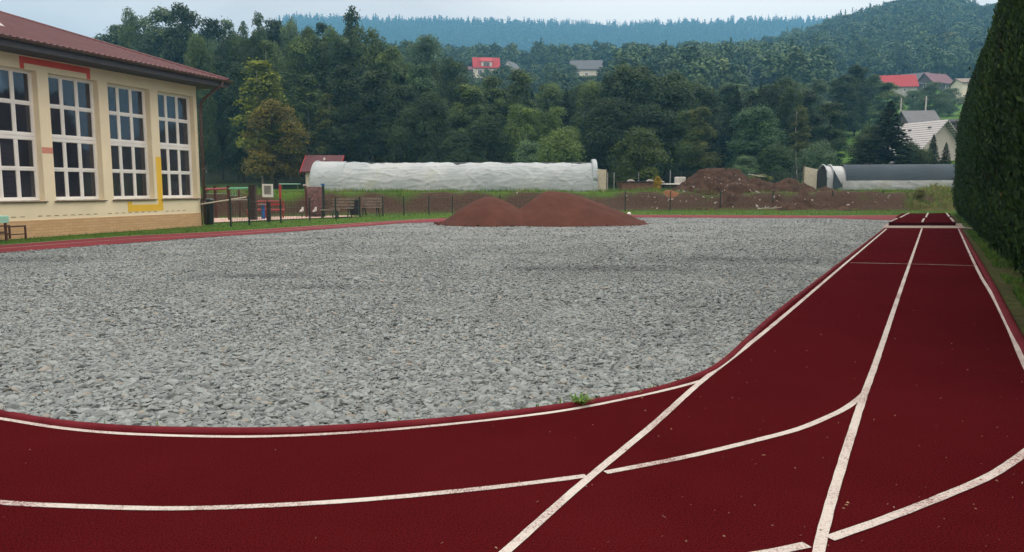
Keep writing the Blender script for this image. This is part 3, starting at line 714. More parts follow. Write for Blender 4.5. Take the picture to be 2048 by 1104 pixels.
# painted brackets
def wq(px, py): s, z = ws(px, py); return s, z
def bar(name, rects, mat):
    m_ = MB()
    for (a, b, c, d) in rects: m_.box(a, .0, c, b, .004, d)
    m_.build(name, mat, gym)
sR, zR = wq(180, 148.5); sL, zL = wq(38, 113)
bw = wz(100,121.5) - wz(100,134)
bar('red_bracket', [(sR, sL, zR+.0, zR+bw), (sR, sR+bw*.75, zt+.005, zR), (sL-bw*.75, sL, zt+.005, zR)], M['red_stripe'])
bar('pink_band', [(WS[2][1]+.003, WS[3][0]-.003, wz(100,307), wz(100,295))], M['pink_stripe'])
sY, zY = wq(327, 421); sY2, _ = wq(256, 421)
bar('yellow_bracket', [(sY, sY2, zY, zY+.24), (sY2-.20, sY2, zY+.24, zb-.08), (sY, sY+.26, zY+.24, wz(320, 314))], M['yellow_stripe'])
REC = .26
for i, (a, b) in enumerate(WS):
    y = -REC
    g_ = MB(); g_.box(a+.05, y-.012, zb+.05, b-.05, y-.004, zt-.05)
    w_ = g_.build('window', M['glass'], gym)
    f_ = MB(); t = .075; zm = (zb + zt)/2 + .0
    f_.box(a, y-.05, zb+.02, b, y+.045, zb+t+.03); f_.box(a, y-.05, zt-t, b, y+.045, zt)
    f_.box(a, y-.05, zb+t+.03, a+t, y+.045, zt-t); f_.box(b-t, y-.05, zb+t+.03, b, y+.045, zt-t)
    # heavy middle transom with a dark groove between two rails
    f_.box(a+t, y-.05, zm+.012, b-t, y+.043, zm+.10); f_.box(a+t, y-.05, zm-.10, b-t, y+.043, zm-.012); f_.box(a+t, y-.05, zm-.012, b-t, y+.02, zm+.012)
    xs = [a+t + (b-a-2*t)*k/3 for k in (1, 2)]
    for (z0, z1) in ((zb+t+.03, zm-.10), (zm+.10, zt-t)):
        for x in xs:
            f_.box(x-.045, y-.04, z0, x-.006, y+.035, z1); f_.box(x+.006, y-.04, z0, x+.045, y+.035, z1); f_.box(x-.006, y-.04, z0, x+.006, y+.015, z1)
        zc = (z0+z1)/2; cells = [a+t] + xs + [b-t]
        for k in range(3):
            x0 = cells[k] + (.045 if k else 0); x1 = cells[k+1] - (.045 if k < 2 else 0)
            f_.box(x0, y-.04, zc-.045, x1, y+.033, zc-.006); f_.box(x0, y-.04, zc+.006, x1, y+.033, zc+.045); f_.box(x0, y-.04, zc-.006, x1, y+.015, zc+.006)
            e = .018
            for (za, zb2) in ((z0, zc-.045), (zc+.045, z1)):      # inner sash rim
                f_.box(x0, y-.012, za, x0+e, y+.02, zb2); f_.box(x1-e, y-.012, za, x1, y+.02, zb2)
                f_.box(x0+e, y-.012, za, x1-e, y+.02, za+e); f_.box(x0+e, y-.012, zb2-e, x1-e, y+.02, zb2)
    f_.build('window_frame', M['white_paint'], w_)
    wb_ = MB()
    for k in range(13): wb_.box(a+.1, -TH-.32, zb+.05+k*.17, b-.1, -TH-.28, zb+.09+k*.17)
    for x in (a+.1, (a+b)/2, b-.1): wb_.box(x-.03, -TH-.36, zp+.02, x+.03, -TH-.25, zb+2.35)
    wb_.build('wall_bars', M['timber'], gym); lb_ = MB(); lb_.box(a-.2, -TH-1.2, zb+1.62, b+.2, -TH-1.14, zb+1.70); lb_.build('inner_rail', M['off_white'], gym)
    s_m = MB(); s_m.box(a-.06, y+.045, zb-.035, b+.06, .06, zb-.005); s_m.build('sill', M['brown_metal'], w_)
# roof
OV = .92; ZE = ZS + .26; XO = -.75
rf = MB(); n_s = int((LEN - XO + 1) / .055); rows = 34; vs = []
run = DEP/2 + OV
for r in range(rows*2):
    k = (r+1)//2; yy = OV - run * k / rows; step = .022 if r % 2 == 0 and r > 0 else 0
    yy2 = yy + (0.002 if r % 2 == 0 else 0)
    for i in range(n_s):
        s = XO + i*.055; vs.append((s, yy2, ZE + (OV - yy)*SL + .02*math.sin(s*2*math.pi/.22) + (0 if r % 2 == 0 else 0) + (.02 if r % 2 == 0 else 0)))
fs = [(r*n_s+i, r*n_s+i+1, (r+1)*n_s+i+1, (r+1)*n_s+i) for r in range(rows*2-1) for i in range(n_s-1)]
rf.add(vs, fs); ro = rf.build('roof', M['tile'], gym, smooth=True)
bk = MB(); zr = ZE + run*SL
bk.add([(XO, OV-run, zr), (LEN+.5, OV-run, zr), (LEN+.5, -DEP-OV, ZE), (XO, -DEP-OV, ZE)], [(0,1,2,3)])
bk.tube([(XO, OV-run, zr+.02), (LEN+.5, OV-run, zr+.02)], .12, 8)
bk.build('ridge_cap', M['tile'], ro)
vb = MB()       # verge board and rounded verge tiles along the gable edge
vb.prism([(OV+.02, ZE-.16), (OV+.02, ZE-.01), (OV-run, zr-.01), (OV-run, zr-.16)], 'x', XO-.05, XO-.01)
vb.tube([(XO-.02, OV+.02, ZE+.02), (XO-.02, OV-run, zr+.02)], .07, 8)
vb.build('verge_trim', M['tile'], ro)
sf = MB(); sf.box(XO, .004, ZS-.02, LEN+.5, OV-.02, ZS+.02); sf.box(XO, OV-.02, ZS-.03, LEN+.5, OV+.005, ZE-.02)
sf.box(XO, -DEP*.98, ZS-.02, -.004, .004, ZS+.02)
sf.build('soffit', M['soffit'], ro)
gu = MB(); vs = []; 
for sx in (XO-.12, LEN+.5):
    for k in range(9):
        th = math.pi + math.pi*k/8; vs.append((sx, OV+.09+.085*math.cos(th), ZE-.02+.085*math.sin(th)))
    for k in range(8, -1, -1):
        th = math.pi + math.pi*k/8; vs.append((sx, OV+.09+.075*math.cos(th), ZE-.02+.075*math.sin(th)))
gu.add(vs, [(k, (k+1) % 18, 18+(k+1) % 18, 18+k) for k in range(18)] + [tuple(range(18))])
gu.build('gutter', M['brown_metal'], gym, smooth=False)
dp = MB(); dp.tube([(-.28, OV+.09, ZE-.10), (-.28, OV+.09, ZE-.24), (-.2, OV*.75, ZE-.42), (-.08, .26, ZE-.78), (-.07, .12, ZE-1.0), (-.07, .11, ZE-1.3), (-.07, .11, .05)], .055, 10)
for z in (.9, 2.2, 3.5): dp.tube([(-.07,.11,z),(-.07,.11,z+.05)], .07, 10)
dp.build('downpipe', M['brown_metal'], gym, smooth=True)
vt = MB(); zz = ZE + (OV + 2.6)*SL; vt.add([(6.0,-2.6,zz-.03),(6.4,-2.6,zz-.03),(6.4,-2.2,zz-.16),(6.0,-2.2,zz-.16),(6.2,-2.5,zz+.14)], [(0,1,4),(1,2,4),(2,3,4),(3,0,4)])
vt.build('roof_vent', M['stone_grey'], ro)

def lbox(m_, a, b, w):      # bar between two points with square section
    m_.tube([a, b], w*.7071, 4)
# mint topped table at the wall
s_t = ws(8, 470)[0] + .98; p = C0 + dvec*s_t + Vector((-dvec.y, dvec.x, 0))*.55
tb = empty('equipment_table', 'mint green topped table on a brown steel frame against the tan plinth', 'table', (p.x, p.y, 0), rzW)
k_ = CAMH*FPX/0 if False else None
m_ = MB(); m_.bbox(-.45, -.35, .50, 1.4, .35, .70, .02); m_.build('table_top', M['mint'], tb)
for (x, y) in ((-.35,-.3),(-.35,.3),(1.3,-.3),(1.3,.3)):
    m_ = MB(); m_.box(x-.025, y-.025, 0, x+.025, y+.025, .50); m_.build('leg', M['brown_steel'], tb)
m_ = MB()
for y in (-.3, .3):
    m_.box(-.325, y-.02, .22, 1.275, y+.02, .26)
    m_.box(-.94, y-.02, .36, -.375, y+.02, .40); m_.box(-.98, y-.02, 0, -.94, y+.02, .40); m_.box(-.94, y-.02, .14, -.375, y+.02, .17)
m_.build('side_frame', M['brown_steel'], tb)
m_ = MB(); m_.box(.0, -.25, .02, 1.25, -.21, .48); m_.build('back_panel', M['timber'], tb)

# ------------------------------------------------------------------ fence with mesh bays, gate and barrier
def post_at(px, py): q = gp(px, py); return Vector((q.x, q.y, 0))
fn = empty('mesh_fence', 'low dark green wire mesh fence round the playground and along the far bend', 'fence', post_at(462, 452))
fpx = [(462,452),(499,449),(562,444.5),(620,440.5),(672,437),(720,434),(766,431.5),(808,430.5),(858,428.5),(905,426.5),(1000,424.5),(1100,423.5),(1250,421.5),(1340,420.5),(1440,420),(1545,419.5),(1664,419),(1764,418.5),(1875,418)]
pts = [post_at(*q) for q in fpx]
for i, q in enumerate(pts):
    h = 1.12 if i < 2 else (1.0 if i < 12 else 1.25)
    m_ = MB(); w = .03
    m_.box(q.x-w, q.y-w, -.05, q.x+w, q.y+w, h); m_.box(q.x-w-.005, q.y-w-.005, h, q.x+w+.005, q.y+w+.005, h+.02)
    m_.build('post', M['dark_steel'], fn, off=fn.location)
    if i < len(pts)-1:
        r = pts[i+1]; L = (r-q).length; m_ = MB(); nw = int(L/(.11 if i < 4 else .25))
        hh = .92
        for k in range(1, nw):
            c = q.lerp(r, k/nw); m_.tube([(c.x,c.y,.06),(c.x,c.y,hh)], .0065 if i < 4 else .003, 3, cap=False)
        for z in ((.06,.30,.62,.92) if i < 4 else (.06,.5,.92)):
            m_.tube([(q.x,q.y,z),(r.x,r.y,z)], .005, 3, cap=False)
        m_.build('mesh_panel', M['dark_steel'], fn, off=fn.location)
bn = post_at(419, 449)
br = empty('waste_bin', 'tall black round waste bin beside the corner of the sports hall', 'bin', bn)
m_ = MB(); m_.tube([(0,0,.0),(0,0,.08),(0,0,.95)], [.15,.17,.21], 16); m_.build('bin_body', M['black_plastic'], br, smooth=False)
m_ = MB(); m_.tube([(0,0,.955),(0,0,1.0),(0,0,1.06)], [.22,.22,.12], 16); m_.build('bin_lid', M['dark_steel'], br)
g1 = post_at(404.5, 450.5); g2 = post_at(496, 449)
gt = empty('barrier_gate', 'black steel hoop gate with a pale slanting barrier bar', 'gate', g1)
m_ = MB(); v2 = post_at(421, 449.5) - g1
for q in (Vector((0,0,0)), v2): m_.tube([(q.x,q.y,0),(q.x,q.y,1.02)], .025, 6)
m_.tube([(0,0,1.02),(v2.x,v2.y,1.02)], .025, 6); m_.build('hoop', M['dark_steel'], gt)
dd = g2 - g1; m_ = MB(); m_.tube([(.0,-.08,.83),(dd.x,dd.y-.08,1.10)], .028, 8); m_.build('barrier_bar', M['beige_board'], gt)
# paving of the playground
ngon('paving', G((412,446),(600,437.5),(720,433.0),(700,431.3),(560,433.5),(412,437)), .012, M['paving'])
# calisthenics frame
def up(px, base, top):       # foot point and height of an upright from its pixels
    q = gp(px, base); z = at(px, top, q.y).z; return q, z
fr = empty('exercise_station', 'outdoor exercise station of brown posts with a red and a mint green bar', 'exercise station', gp(433, 437))
posts = [(414,434,375,.05,'brown_steel'),(433,436.5,374,.06,'brown_steel'),(459.5,440,373,.06,'brown_steel'),(480,434.5,374,.04,'brown_steel'),(507,440,372,.14,'dark_timber')]
tops = []
for (px_, b_, t_, w, mt) in posts:
    q, z = up(px_, b_, t_); tops.append((q, z)); m_ = MB(); m_.box(q.x-w, q.y-w, 0, q.x+w, q.y+w, z); m_.box(q.x-w*1.1, q.y-w*1.1, z, q.x+w*1.1, q.y+w*1.1, z+.04)
    m_.build('post', M[mt], fr, off=fr.location)
def barb(i, j, dz, r, mat, nm):
    (q, z), (q2, z2) = tops[i], tops[j]; m_ = MB(); m_.tube([(q.x,q.y-.02,z-dz),(q2.x,q2.y-.02,z2-dz)], r, 8); m_.build(nm, M[mat], fr, off=fr.location)
barb(0,2,.10,.055,'red_steel','red_bar'); barb(2,4,.10,.05,'green_steel','green_bar'); barb(2,4,.62,.02,'galv','thin_bar'); barb(0,2,.32,.015,'galv','thin_bar')
m_ = MB()
q, z = tops[3]
for k in range(4): m_.tube([(q.x-.5+k*.16,q.y,z-.12),(q.x-.5+k*.16,q.y,z-.42)], .015, 5)
m_.tube([(q.x-.55,q.y,z-.42),(q.x+.1,q.y,z-.42)], .02, 6); m_.build('hanging_grips', M['green_steel'], fr, off=fr.location)
# notice board
q, zt_ = up(538, 444, 369)
nb = empty('notice_board', 'cream framed notice board on a single dark post in front of the playground', 'notice board', q)
m_ = MB(); m_.box(-.07,-.07,0,.07,.07,zt_-.75); m_.build('post', M['dark_timber'], nb)
wB = 21/FPX*q.y; hB = 26/FPX*q.y
bt = at(538, 368, q.y).z
m_ = MB(); e = .07
m_.box(-wB/2,-.06,bt-hB,wB/2,.0,bt-hB+.11); m_.box(-wB/2,-.06,bt-e,wB/2,0,bt); m_.box(-wB/2,-.06,bt-hB+.11,-wB/2+e,0,bt-e); m_.box(wB/2-e,-.06,bt-hB+.11,wB/2,0,bt-e)
m_.build('board_frame', M['off_white'], nb)
m_ = MB(); m_.box(-wB/2+e,-.035,bt-hB+.11,wB/2-e,-.005,bt-e); m_.build('panel', M['grey_board'], nb)
m_ = MB()
for k in range(9):
    z = bt-e-.05-k*.035; m_.box(-wB/2+e+.03,-.038,z-.008,wB/2-e-.03-(k%3)*.05,-.0352,z)
m_.build('notice_text', M['dark_timber'], nb)
# red slender post
q, z = up(562, 436, 372)
m_ = MB(); m_.tube([(0,0,0),(0,0,z*.45)], .05, 8); ro_ = empty('exercise_post', 'slender post, red above and dark below, right of the notice board', 'post', q); m_.build('lower_post', M['dark_steel'], ro_)
m_ = MB(); m_.tube([(0,0,z*.45),(0,0,z)], .055, 8); m_.tube([(0,0,z),(0,0,z+.06)], [.08,.07], 8); m_.build('upper_post', M['red_steel'], ro_)
def red_bench(px_, py_, lab, w=1.0):
    q = gp(px_, py_); b = empty('exercise_bench', lab, 'exercise bench', q, group='red exercise benches')
    m_ = MB(); m_.bbox(-w/2,-.22,.38,w/2,.22,.45,.02); m_.build('seat', M['red_steel'], b)
    m_ = MB(); m_.tube([(-w/2+.05,.2,.45),(-w/2+.05,.26,.82),(w/2-.05,.26,.82),(w/2-.05,.2,.45)], .035, 8); m_.box(-w/2+.1,.22,.62,w/2-.1,.25,.72); m_.build('backrest', M['red_steel'], b)
    for x in (-w/2+.06, w/2-.06):
        [ (lambda y: MB().tube([(x,y,0),(x,y,.38)], .03, 6).build('leg', M['red_steel'], b))(y) for y in (-.18,.18) ]
red_bench(514, 436.5, 'red steel exercise bench left of the blue post', .85); red_bench(550, 436.5, 'red steel exercise bench right of the notice board post', .85)
q, z = up(527, 438, 410)
bp = empty('exercise_stand', 'blue upright exercise stand with a round grey top between the red benches', 'exercise stand', q)
m_ = MB(); m_.tube([(0,0,0),(0,0,z)], .085, 12); m_.build('post', M['blue_steel'], bp); m_ = MB(); m_.tube([(0,0,z),(0,0,z+.05)], .22, 16); m_.build('round_top', M['galv'], bp)
# climbing wall
cl = empty('climbing_wall', 'mottled maroon climbing panel between two dark posts, one with a blue cap', 'climbing wall', gp(632, 434))
qa, za = up(613, 434, 372); qb, zb_ = up(648, 434, 371)
dx = qb.x - qa.x
m_ = MB(); nn_ = 9; vs = []
for j in range(nn_+1):
    for i in range(nn_+1):
        u, w = i/nn_, j/nn_; vs.append((qa.x+.05+(dx-.12)*u, qa.y + .12 - .5*w*(1-w) + .05*noise.noise(Vector((u*5,w*5,0))), .02+(za-.06)*w))
nv = len(vs); vs += [(x, y+.08, z) for x,y,z in vs]
fs = [(j*(nn_+1)+i, j*(nn_+1)+i+1, (j+1)*(nn_+1)+i+1, (j+1)*(nn_+1)+i) for j in range(nn_) for i in range(nn_)]
fs += [tuple(nv+k for k in f[::-1]) for f in fs]
ring = [i for i in range(nn_+1)] + [j*(nn_+1)+nn_ for j in range(1, nn_+1)] + [nn_*(nn_+1)+i for i in range(nn_-1,-1,-1)] + [j*(nn_+1) for j in range(nn_-1,0,-1)]
fs += [(ring[k], nv+ring[k], nv+ring[(k+1)%len(ring)], ring[(k+1)%len(ring)]) for k in range(len(ring))]
m_.add(vs, fs); pn = m_.build('panel', M['mottle'], cl, off=cl.location)
m_ = MB()
for k in range(12):
    u, w = rng.uniform(.1,.9), rng.uniform(.1,.9); x = qa.x+.05+(dx-.12)*u; y = qa.y+.1-.5*w*(1-w); z = za*w
    m_.tube([(x,y,z),(x,y-.05,z+.02)], .028, 6)
m_.build('climbing_holds', M['timber'], pn, off=cl.location)
for (q, z, mt) in ((qa, za, 'brown_steel'), (qb, zb_, 'dark_steel')):
    m_ = MB(); m_.tube([(q.x,q.y,0),(q.x,q.y,z)], .06, 8); po = m_.build('post', M[mt], cl, off=cl.location)
    m_ = MB(); m_.tube([(q.x-.02,q.y,z),(q.x-.02,q.y,z+.09)], .1, 10); m_.build('cap', M['blue_steel'] if mt == 'dark_steel' else M['stone_grey'], po, off=cl.location)
# little spring riders
for px_, lab in ((604,'small white spring rider left of the climbing wall foot'),(630,'small white spring rider in front of the climbing wall')):
    q = gp(px_, 434); b = empty('spring_rider', lab, 'spring rider', q)
    m_ = MB(); m_.tube([(0.05*math.cos(k*1.2),.05*math.sin(k*1.2),.01+k*.012) for k in range(20)], .012, 5); m_.build('spring', M['dark_steel'], b)
    m_ = MB(); m_.tube([(-.12,0,.27),(-.02,0,.31),(.05,0,.36),(.04,0,.47),(.10,0,.5)], [.03,.08,.07,.05,.03], 8); m_.build('body', M['off_white'], b)
# park benches
def park_bench(loc, rz, lab, w=1.5):
    b = empty('park_bench', lab, 'bench', loc, rz, 'benches along the playground')
    m_ = MB()
    for k in range(3): m_.bbox(-w/2, -.25+k*.15, .43, w/2, -.13+k*.15, .465, .006)
    m_.build('seat', M['timber'], b)
    m_ = MB()
    for k in range(3):
        z = .55 + k*.15; y = .22 + k*.04; m_.box(-w/2, y, z, w/2, y+.03, z+.10)
    m_.build('backrest', M['timber'], b)
    for x in (-w/2+.18, w/2-.18):
        m_ = MB(); m_.tube([(x,-.32,0),(x,-.24,.12),(x,-.18,.30),(x,-.22,.42)], .03, 6); m_.tube([(x,.34,0),(x,.25,.14),(x,.16,.32),(x,.24,.5),(x,.36,.98)], .03, 6)
        m_.tube([(x,-.24,.40),(x,0,.38),(x,.2,.40)], .025, 6); m_.build('leg', M['dark_steel'], b)
    return b
q1 = gp(684, 434); q2 = gp(742, 431.5)
park_bench((q1.x,q1.y,0), -.1, 'wooden slatted park bench left of the dark bin', 1.15); park_bench((q2.x,q2.y,0), -.1, 'wooden slatted park bench right of the dark bin', 1.1)
q = gp(661, 436); b = empty('low_bench', 'low backless dark bench with curved legs left of the slatted bench', 'bench', q)
m_ = MB(); m_.bbox(-.5,-.16,.36,.45,.16,.41,.01); m_.build('seat', M['timber'], b)
for x in (-.4,.35):
    m_ = MB(); m_.tube([(x,-.16,0),(x,-.08,.2),(x,0,.36)], .028, 6); m_.tube([(x,.16,0),(x,.08,.2),(x,0,.36)], .028, 6); m_.build('leg', M['dark_steel'], b)
q = gp(710, 432.5); b = empty('litter_box', 'square dark litter bin between the two slatted benches', 'bin', q)
m_ = MB(); m_.box(-.2,-.2,.08,.2,.2,.8); m_.build('box', M['black_plastic'], b); m_ = MB(); m_.box(-.23,-.23,.8,.23,.23,.86); m_.build('lid', M['dark_steel'], b)
q = gp(1258, 432.5); m_ = MB(); import bmesh
bm = bmesh.new(); bmesh.ops.create_icosphere(bm, subdivisions=3, radius=.11); me = bpy.data.meshes.new('ball'); bm.to_mesh(me); bm.free(); me.materials.append(M['off_white'])
o = ob('ball', me, loc=(q.x,q.y,.11)); tag(o, 'small white ball on the far bend just right of the red-brown heap', 'ball')
# ------------------------------------------------------------------ polytunnels
def tunnel(root, P0, P1, W, H, mat, name, u0=0., u1=1., a0=0., a1=math.pi, NL=150, NA=30, amp=.07, seed=0, grow=0, zb=0, edge_amp=0.0, smoothz=1.0, squash=1.0):
    d = P1 - P0; L = d.length; d = d.normalized(); n = Vector((-d.y, d.x, 0))
    if n.y < 0: n = -n
    vs = []
    for j in range(NA+1):
        for i in range(NL+1):
            u = u0 + (u1-u0)*i/NL; aa0 = a0; aa1 = a1
            if edge_amp:
                aa1 = a1 + edge_amp*noise.fractal(Vector((u*14, seed, .5)), 1, 2, 3)
            th = aa0 + (aa1-aa0)*j/NA
            x = L*u
            c1_ = max(0, 1 - 7*abs(noise.noise(Vector((x*.45+th*1.1, th*2.4-x*.12, seed+3))))); c2_ = max(0, 1 - 8*abs(noise.noise(Vector((x*.9-th*1.6, th*1.7+x*.15, seed+7))))); c3_ = max(0, 1 - 6*abs(noise.noise(Vector((x*.25, th*5, seed+11)))))
            sag = amp*(.35*noise.noise(Vector((x*.35, th*.8, seed))) + .25*noise.noise(Vector((x*1.3, th*2.5, seed))) + .26*c1_ + .18*c2_ + .16*c3_*(1 if th < 1.3 else .3))
            r = 1 + (sag+grow)/ (W/2)
            y = W/2 - (W/2)*math.copysign(abs(math.cos(th))**.85, math.cos(th))*r; z = H*abs(math.sin(th))**.8*r
            p = P0 + d*x + n*y; vs.append((p.x, p.y, P0.z + (P1.z-P0.z)*u + z))
    k = NL+1; fs = [(j*k+i, j*k+i+1, (j+1)*k+i+1, (j+1)*k+i) for j in range(NA) for i in range(NL)]
    m_ = MB(); m_.add(vs, fs); return m_.build(name, mat, root, smooth=True, off=root.location)
P0 = at(620.5, 386, 58.5); P1 = at(1192, 386.5, 57.6); P0.z -= .1; P1.z -= .1
H1_ = at(660, 325, 61).z - P0.z
tn = empty('polytunnel', 'long white wrinkled plastic film tunnel on the terrace behind the field', 'polytunnel', P0)
tunnel(tn, P0, P1, 5.0, H1_+.0, M['net_black'], 'shade_net', a0=1.12, a1=math.pi, amp=.01, NL=30, NA=12)
tunnel(tn, P0, P1, 5.0, H1_, M['film'], 'film_cover', a0=0, a1=1.24, grow=.03, amp=.12, seed=1, NL=460, NA=48, edge_amp=.22, u1=.992)
tunnel(tn, P0, P1, 5.0, H1_+.03, M['film'], 'end_film', a0=0.2, a1=1.9, amp=.05, seed=4, NL=20, NA=24, u0=0, u1=.11, grow=.03)
dd = (P1-P0).normalized(); nn_ = Vector((-dd.y, dd.x, 0))
def arch(root, base, W, H, r, mat, name, th0=0, th1=math.pi):
    m_ = MB(); m_.tube([base + nn_*(W/2 - W/2*math.copysign(abs(math.cos(t))**.85, math.cos(t))) + Vector((0,0,H*abs(math.sin(t))**.8)) for t in [th0+(th1-th0)*k/24 for k in range(25)]], r, 8)
    return m_.build(name, mat, root, off=root.location)
arch(tn, P0 - dd*.02, 5.0, H1_+.08, .07, M['film'], 'end_arch')
for q in (P1 - dd*.12, P1 - dd*.0): arch(tn, q, 5.0, H1_+.10, .15, M['film'], 'end_arch')
def endwall(root, base, W, H, mat):
    pts = [base + nn_*(W/2 - W/2*math.copysign(abs(math.cos(t))**.85, math.cos(t))) + Vector((0,0,H*abs(math.sin(t))**.8)) for t in [math.pi*k/24 for k in range(25)]]
    m_ = MB(); m_.add(pts, [tuple(range(25))]); m_.add([p + dd*.03 for p in pts], [tuple(range(25))]); m_.build('end_wall', mat, root, off=root.location)
endwall(tn, P0 + dd*.1, 5.0, H1_, M['film']); endwall(tn, P1 - dd*.06, 5.0, H1_, M['film'])
m_ = MB(); q = P1 + dd*.12
z1 = at(1200, 338, P1.y).z
for k in range(5): m_.box(q.x+.02+k*.13, q.y+.3+k*.03, q.z-.1, q.x+.14+k*.13, q.y+.36+k*.03, z1-.01*k)
m_.build('door_panel', M['beige_board'], tn, off=tn.location)
m_ = MB(); m_.box(q.x+.67, q.y+.4, q.z-.1, q.x+.73, q.y+.46, z1+.02); m_.build('door_post', M['timber'], tn, off=tn.location)
bt_ = MB(); bt_.tube([P0 + dd*(i*.6) + Vector((0,-.06+.04*noise.noise(Vector((i*.7,0,0))),.10+.03*noise.noise(Vector((i*.5,2,0))))) for i in range(36)], .045, 6); bt_.build('hem_board', M['dark_timber'], tn, off=tn.location)

# right tunnel, dark netting over white film, its door standing open
Q0 = at(1655, 379.5, 62.0); Q1 = at(1959, 379.5, 60.1)
nn_ = Vector((-(Q1-Q0).normalized().y, (Q1-Q0).normalized().x, 0)); dd = (Q1-Q0).normalized()
H2_ = at(1700, 331, 64.0).z - Q0.z
t2 = empty('polytunnel', 'tunnel under dark shade netting with a white end and its door standing open', 'polytunnel', Q0)
WD = 4.2
tunnel(t2, Q0, Q1, WD, H2_-.06, M['film_grey'], 'film_cover', amp=.05, seed=8, NL=140, NA=30)
tunnel(t2, Q0, Q1, WD, H2_, M['film_dark'], 'shade_net', u0=.125, a0=.25, a1=2.9, amp=.012, seed=11, NL=60, NA=20, grow=.07)
tunnel(t2, Q0, Q1, WD, H2_-.0, M['film_grey'], 'rolled_skirt', u0=.10, a0=.0, a1=.27, amp=.14, seed=12, NL=260, NA=8, grow=.10)
for k, u in enumerate((0.0, .045)): arch(t2, Q0 + dd*(u*(Q1-Q0).length), WD, H2_+.05, .06, M['film'], 'end_arch')
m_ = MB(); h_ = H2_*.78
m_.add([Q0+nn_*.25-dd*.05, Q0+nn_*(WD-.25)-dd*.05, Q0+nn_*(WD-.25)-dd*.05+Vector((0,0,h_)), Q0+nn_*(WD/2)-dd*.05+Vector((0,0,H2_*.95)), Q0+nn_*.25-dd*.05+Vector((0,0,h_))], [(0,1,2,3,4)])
m_.build('opening_shade_sheet', M['net_black'], t2, off=t2.location)  # flat black sheet across the opening stands in for the shade inside
dr = MB(); a_ = Q0 + nn_*.2 - dd*.15; L_ = (at(1640,376,62)-at(1606,376,62)).length
e1 = at(1607, 376, 66.4); e1.z = Q0.z - .05; a_ = at(1634, 376, 65.8); a_.z = Q0.z-.05
zt1 = at(1607, 333, 66.4).z; zt2 = at(1634, 339, 65.8).z
dr.add([e1, a_, Vector((a_.x,a_.y,zt2)), Vector((e1.x,e1.y,zt1)), e1+Vector((0,.06,0)), a_+Vector((0,.06,0)), Vector((a_.x,a_.y+.06,zt2)), Vector((e1.x,e1.y+.06,zt1))], [(0,1,2,3),(7,6,5,4),(0,4,5,1),(1,5,6,2),(2,6,7,3),(3,7,4,0)])
dr.build('open_door', M['beige_board'], t2, off=t2.location)
m_ = MB(); m_.box(e1.x-.07,e1.y-.05,e1.z,e1.x,e1.y+.08,zt1+.03); m_.build('door_post', M['timber'], t2, off=t2.location)
# black pool cover edge / torn white flap
m_ = MB(); a = Q0 + dd*.35
m_.add([a+Vector((0,-.12,H2_*.8)), a+dd*.7+Vector((0,-.25,.25)), a+Vector((0,-.15,0))], [(0,1,2)])
m_.add([a+Vector((0,-.10,H2_*.8)), a+dd*.7+Vector((0,-.22,.25)), a+Vector((0,-.12,0))], [(0,1,2)])
m_.build('folded_flap', M['film_dark'], t2, off=t2.location)

# ------------------------------------------------------------------ garden shed, sleepers, pallets, far fence
q = at(643, 385, 74)
sh = empty('garden_shed', 'small shed with a brown-red roof behind the left end of the white tunnel', 'shed', (q.x, q.y, gz(q.x, q.y)), 0)
zs = sh.location.z; zr_ = at(643, 312, 76).z - zs; ze_ = at(643, 335, 74).z - zs - .2; wd = 72/FPX*74
m_ = MB(); m_.box(-wd/2+.25, .0, -.3, wd/2-.25, 3.6, ze_+.15); m_.prism([(0,ze_+.15),(3.6,ze_+.15),(1.8,zr_-.12)], 'x', -wd/2+.25, wd/2-.25); m_.build('wall', M['beige_board'], sh)
m_ = MB()
for (y0, z0, y1, z1) in ((-.45, ze_-.25, 1.8, zr_), (4.05, ze_-.25, 1.8, zr_)):
    m_.add([(-wd/2-.1,y0,z0),(wd/2+.1,y0,z0),(wd/2+.1,y1,z1),(-wd/2-.1,y1,z1),(-wd/2-.1,y0,z0+.08),(wd/2+.1,y0,z0+.08),(wd/2+.1,y1,z1+.08),(-wd/2-.1,y1,z1+.08)], [(0,3,2,1),(4,5,6,7),(0,1,5,4),(1,2,6,5),(2,3,7,6),(3,0,4,7)])
for k in range(12): x = -wd/2-.08+k*(wd+.14)/11; m_.box(x-.015, 1.7, zr_+.05, x+.015, 1.86, zr_+.1)
m_.build('roof', M['tile'], sh)
m_ = MB(); m_.box(-wd/2-.16,-.5,ze_-.36,-wd/2-.10,4.1,ze_-.22); m_.tube([(-wd/2-.14,-.5,ze_-.25),(-wd/2-.14,1.8,zr_+.04)], .06, 6); m_.tube([(wd/2+.12,-.5,ze_-.25),(wd/2+.12,1.8,zr_+.04)], .05, 6); m_.build('verge_board', M['roof_red'], sh)
m_ = MB(); m_.box(.05,.9,zr_-.45,.2,1.1,zr_-.2); m_.build('roof_vent', M['off_white'], sh)
q = at(580, 379, 60); z0 = gz(q.x, q.y)
pf = empty('swing_table', 'low pale table beside the meadow left of the white tunnel', 'garden table', (q.x, q.y, z0))
m_ = MB(); m_.box(-.75,-.3,.55,.75,.3,.62); m_.build('table_top', M['mint'], pf)
for x in (-.6,.6):
    m_ = MB(); m_.tube([(x,0,0),(x,0,.55)], .04, 5); m_.build('leg', M['timber'], pf)
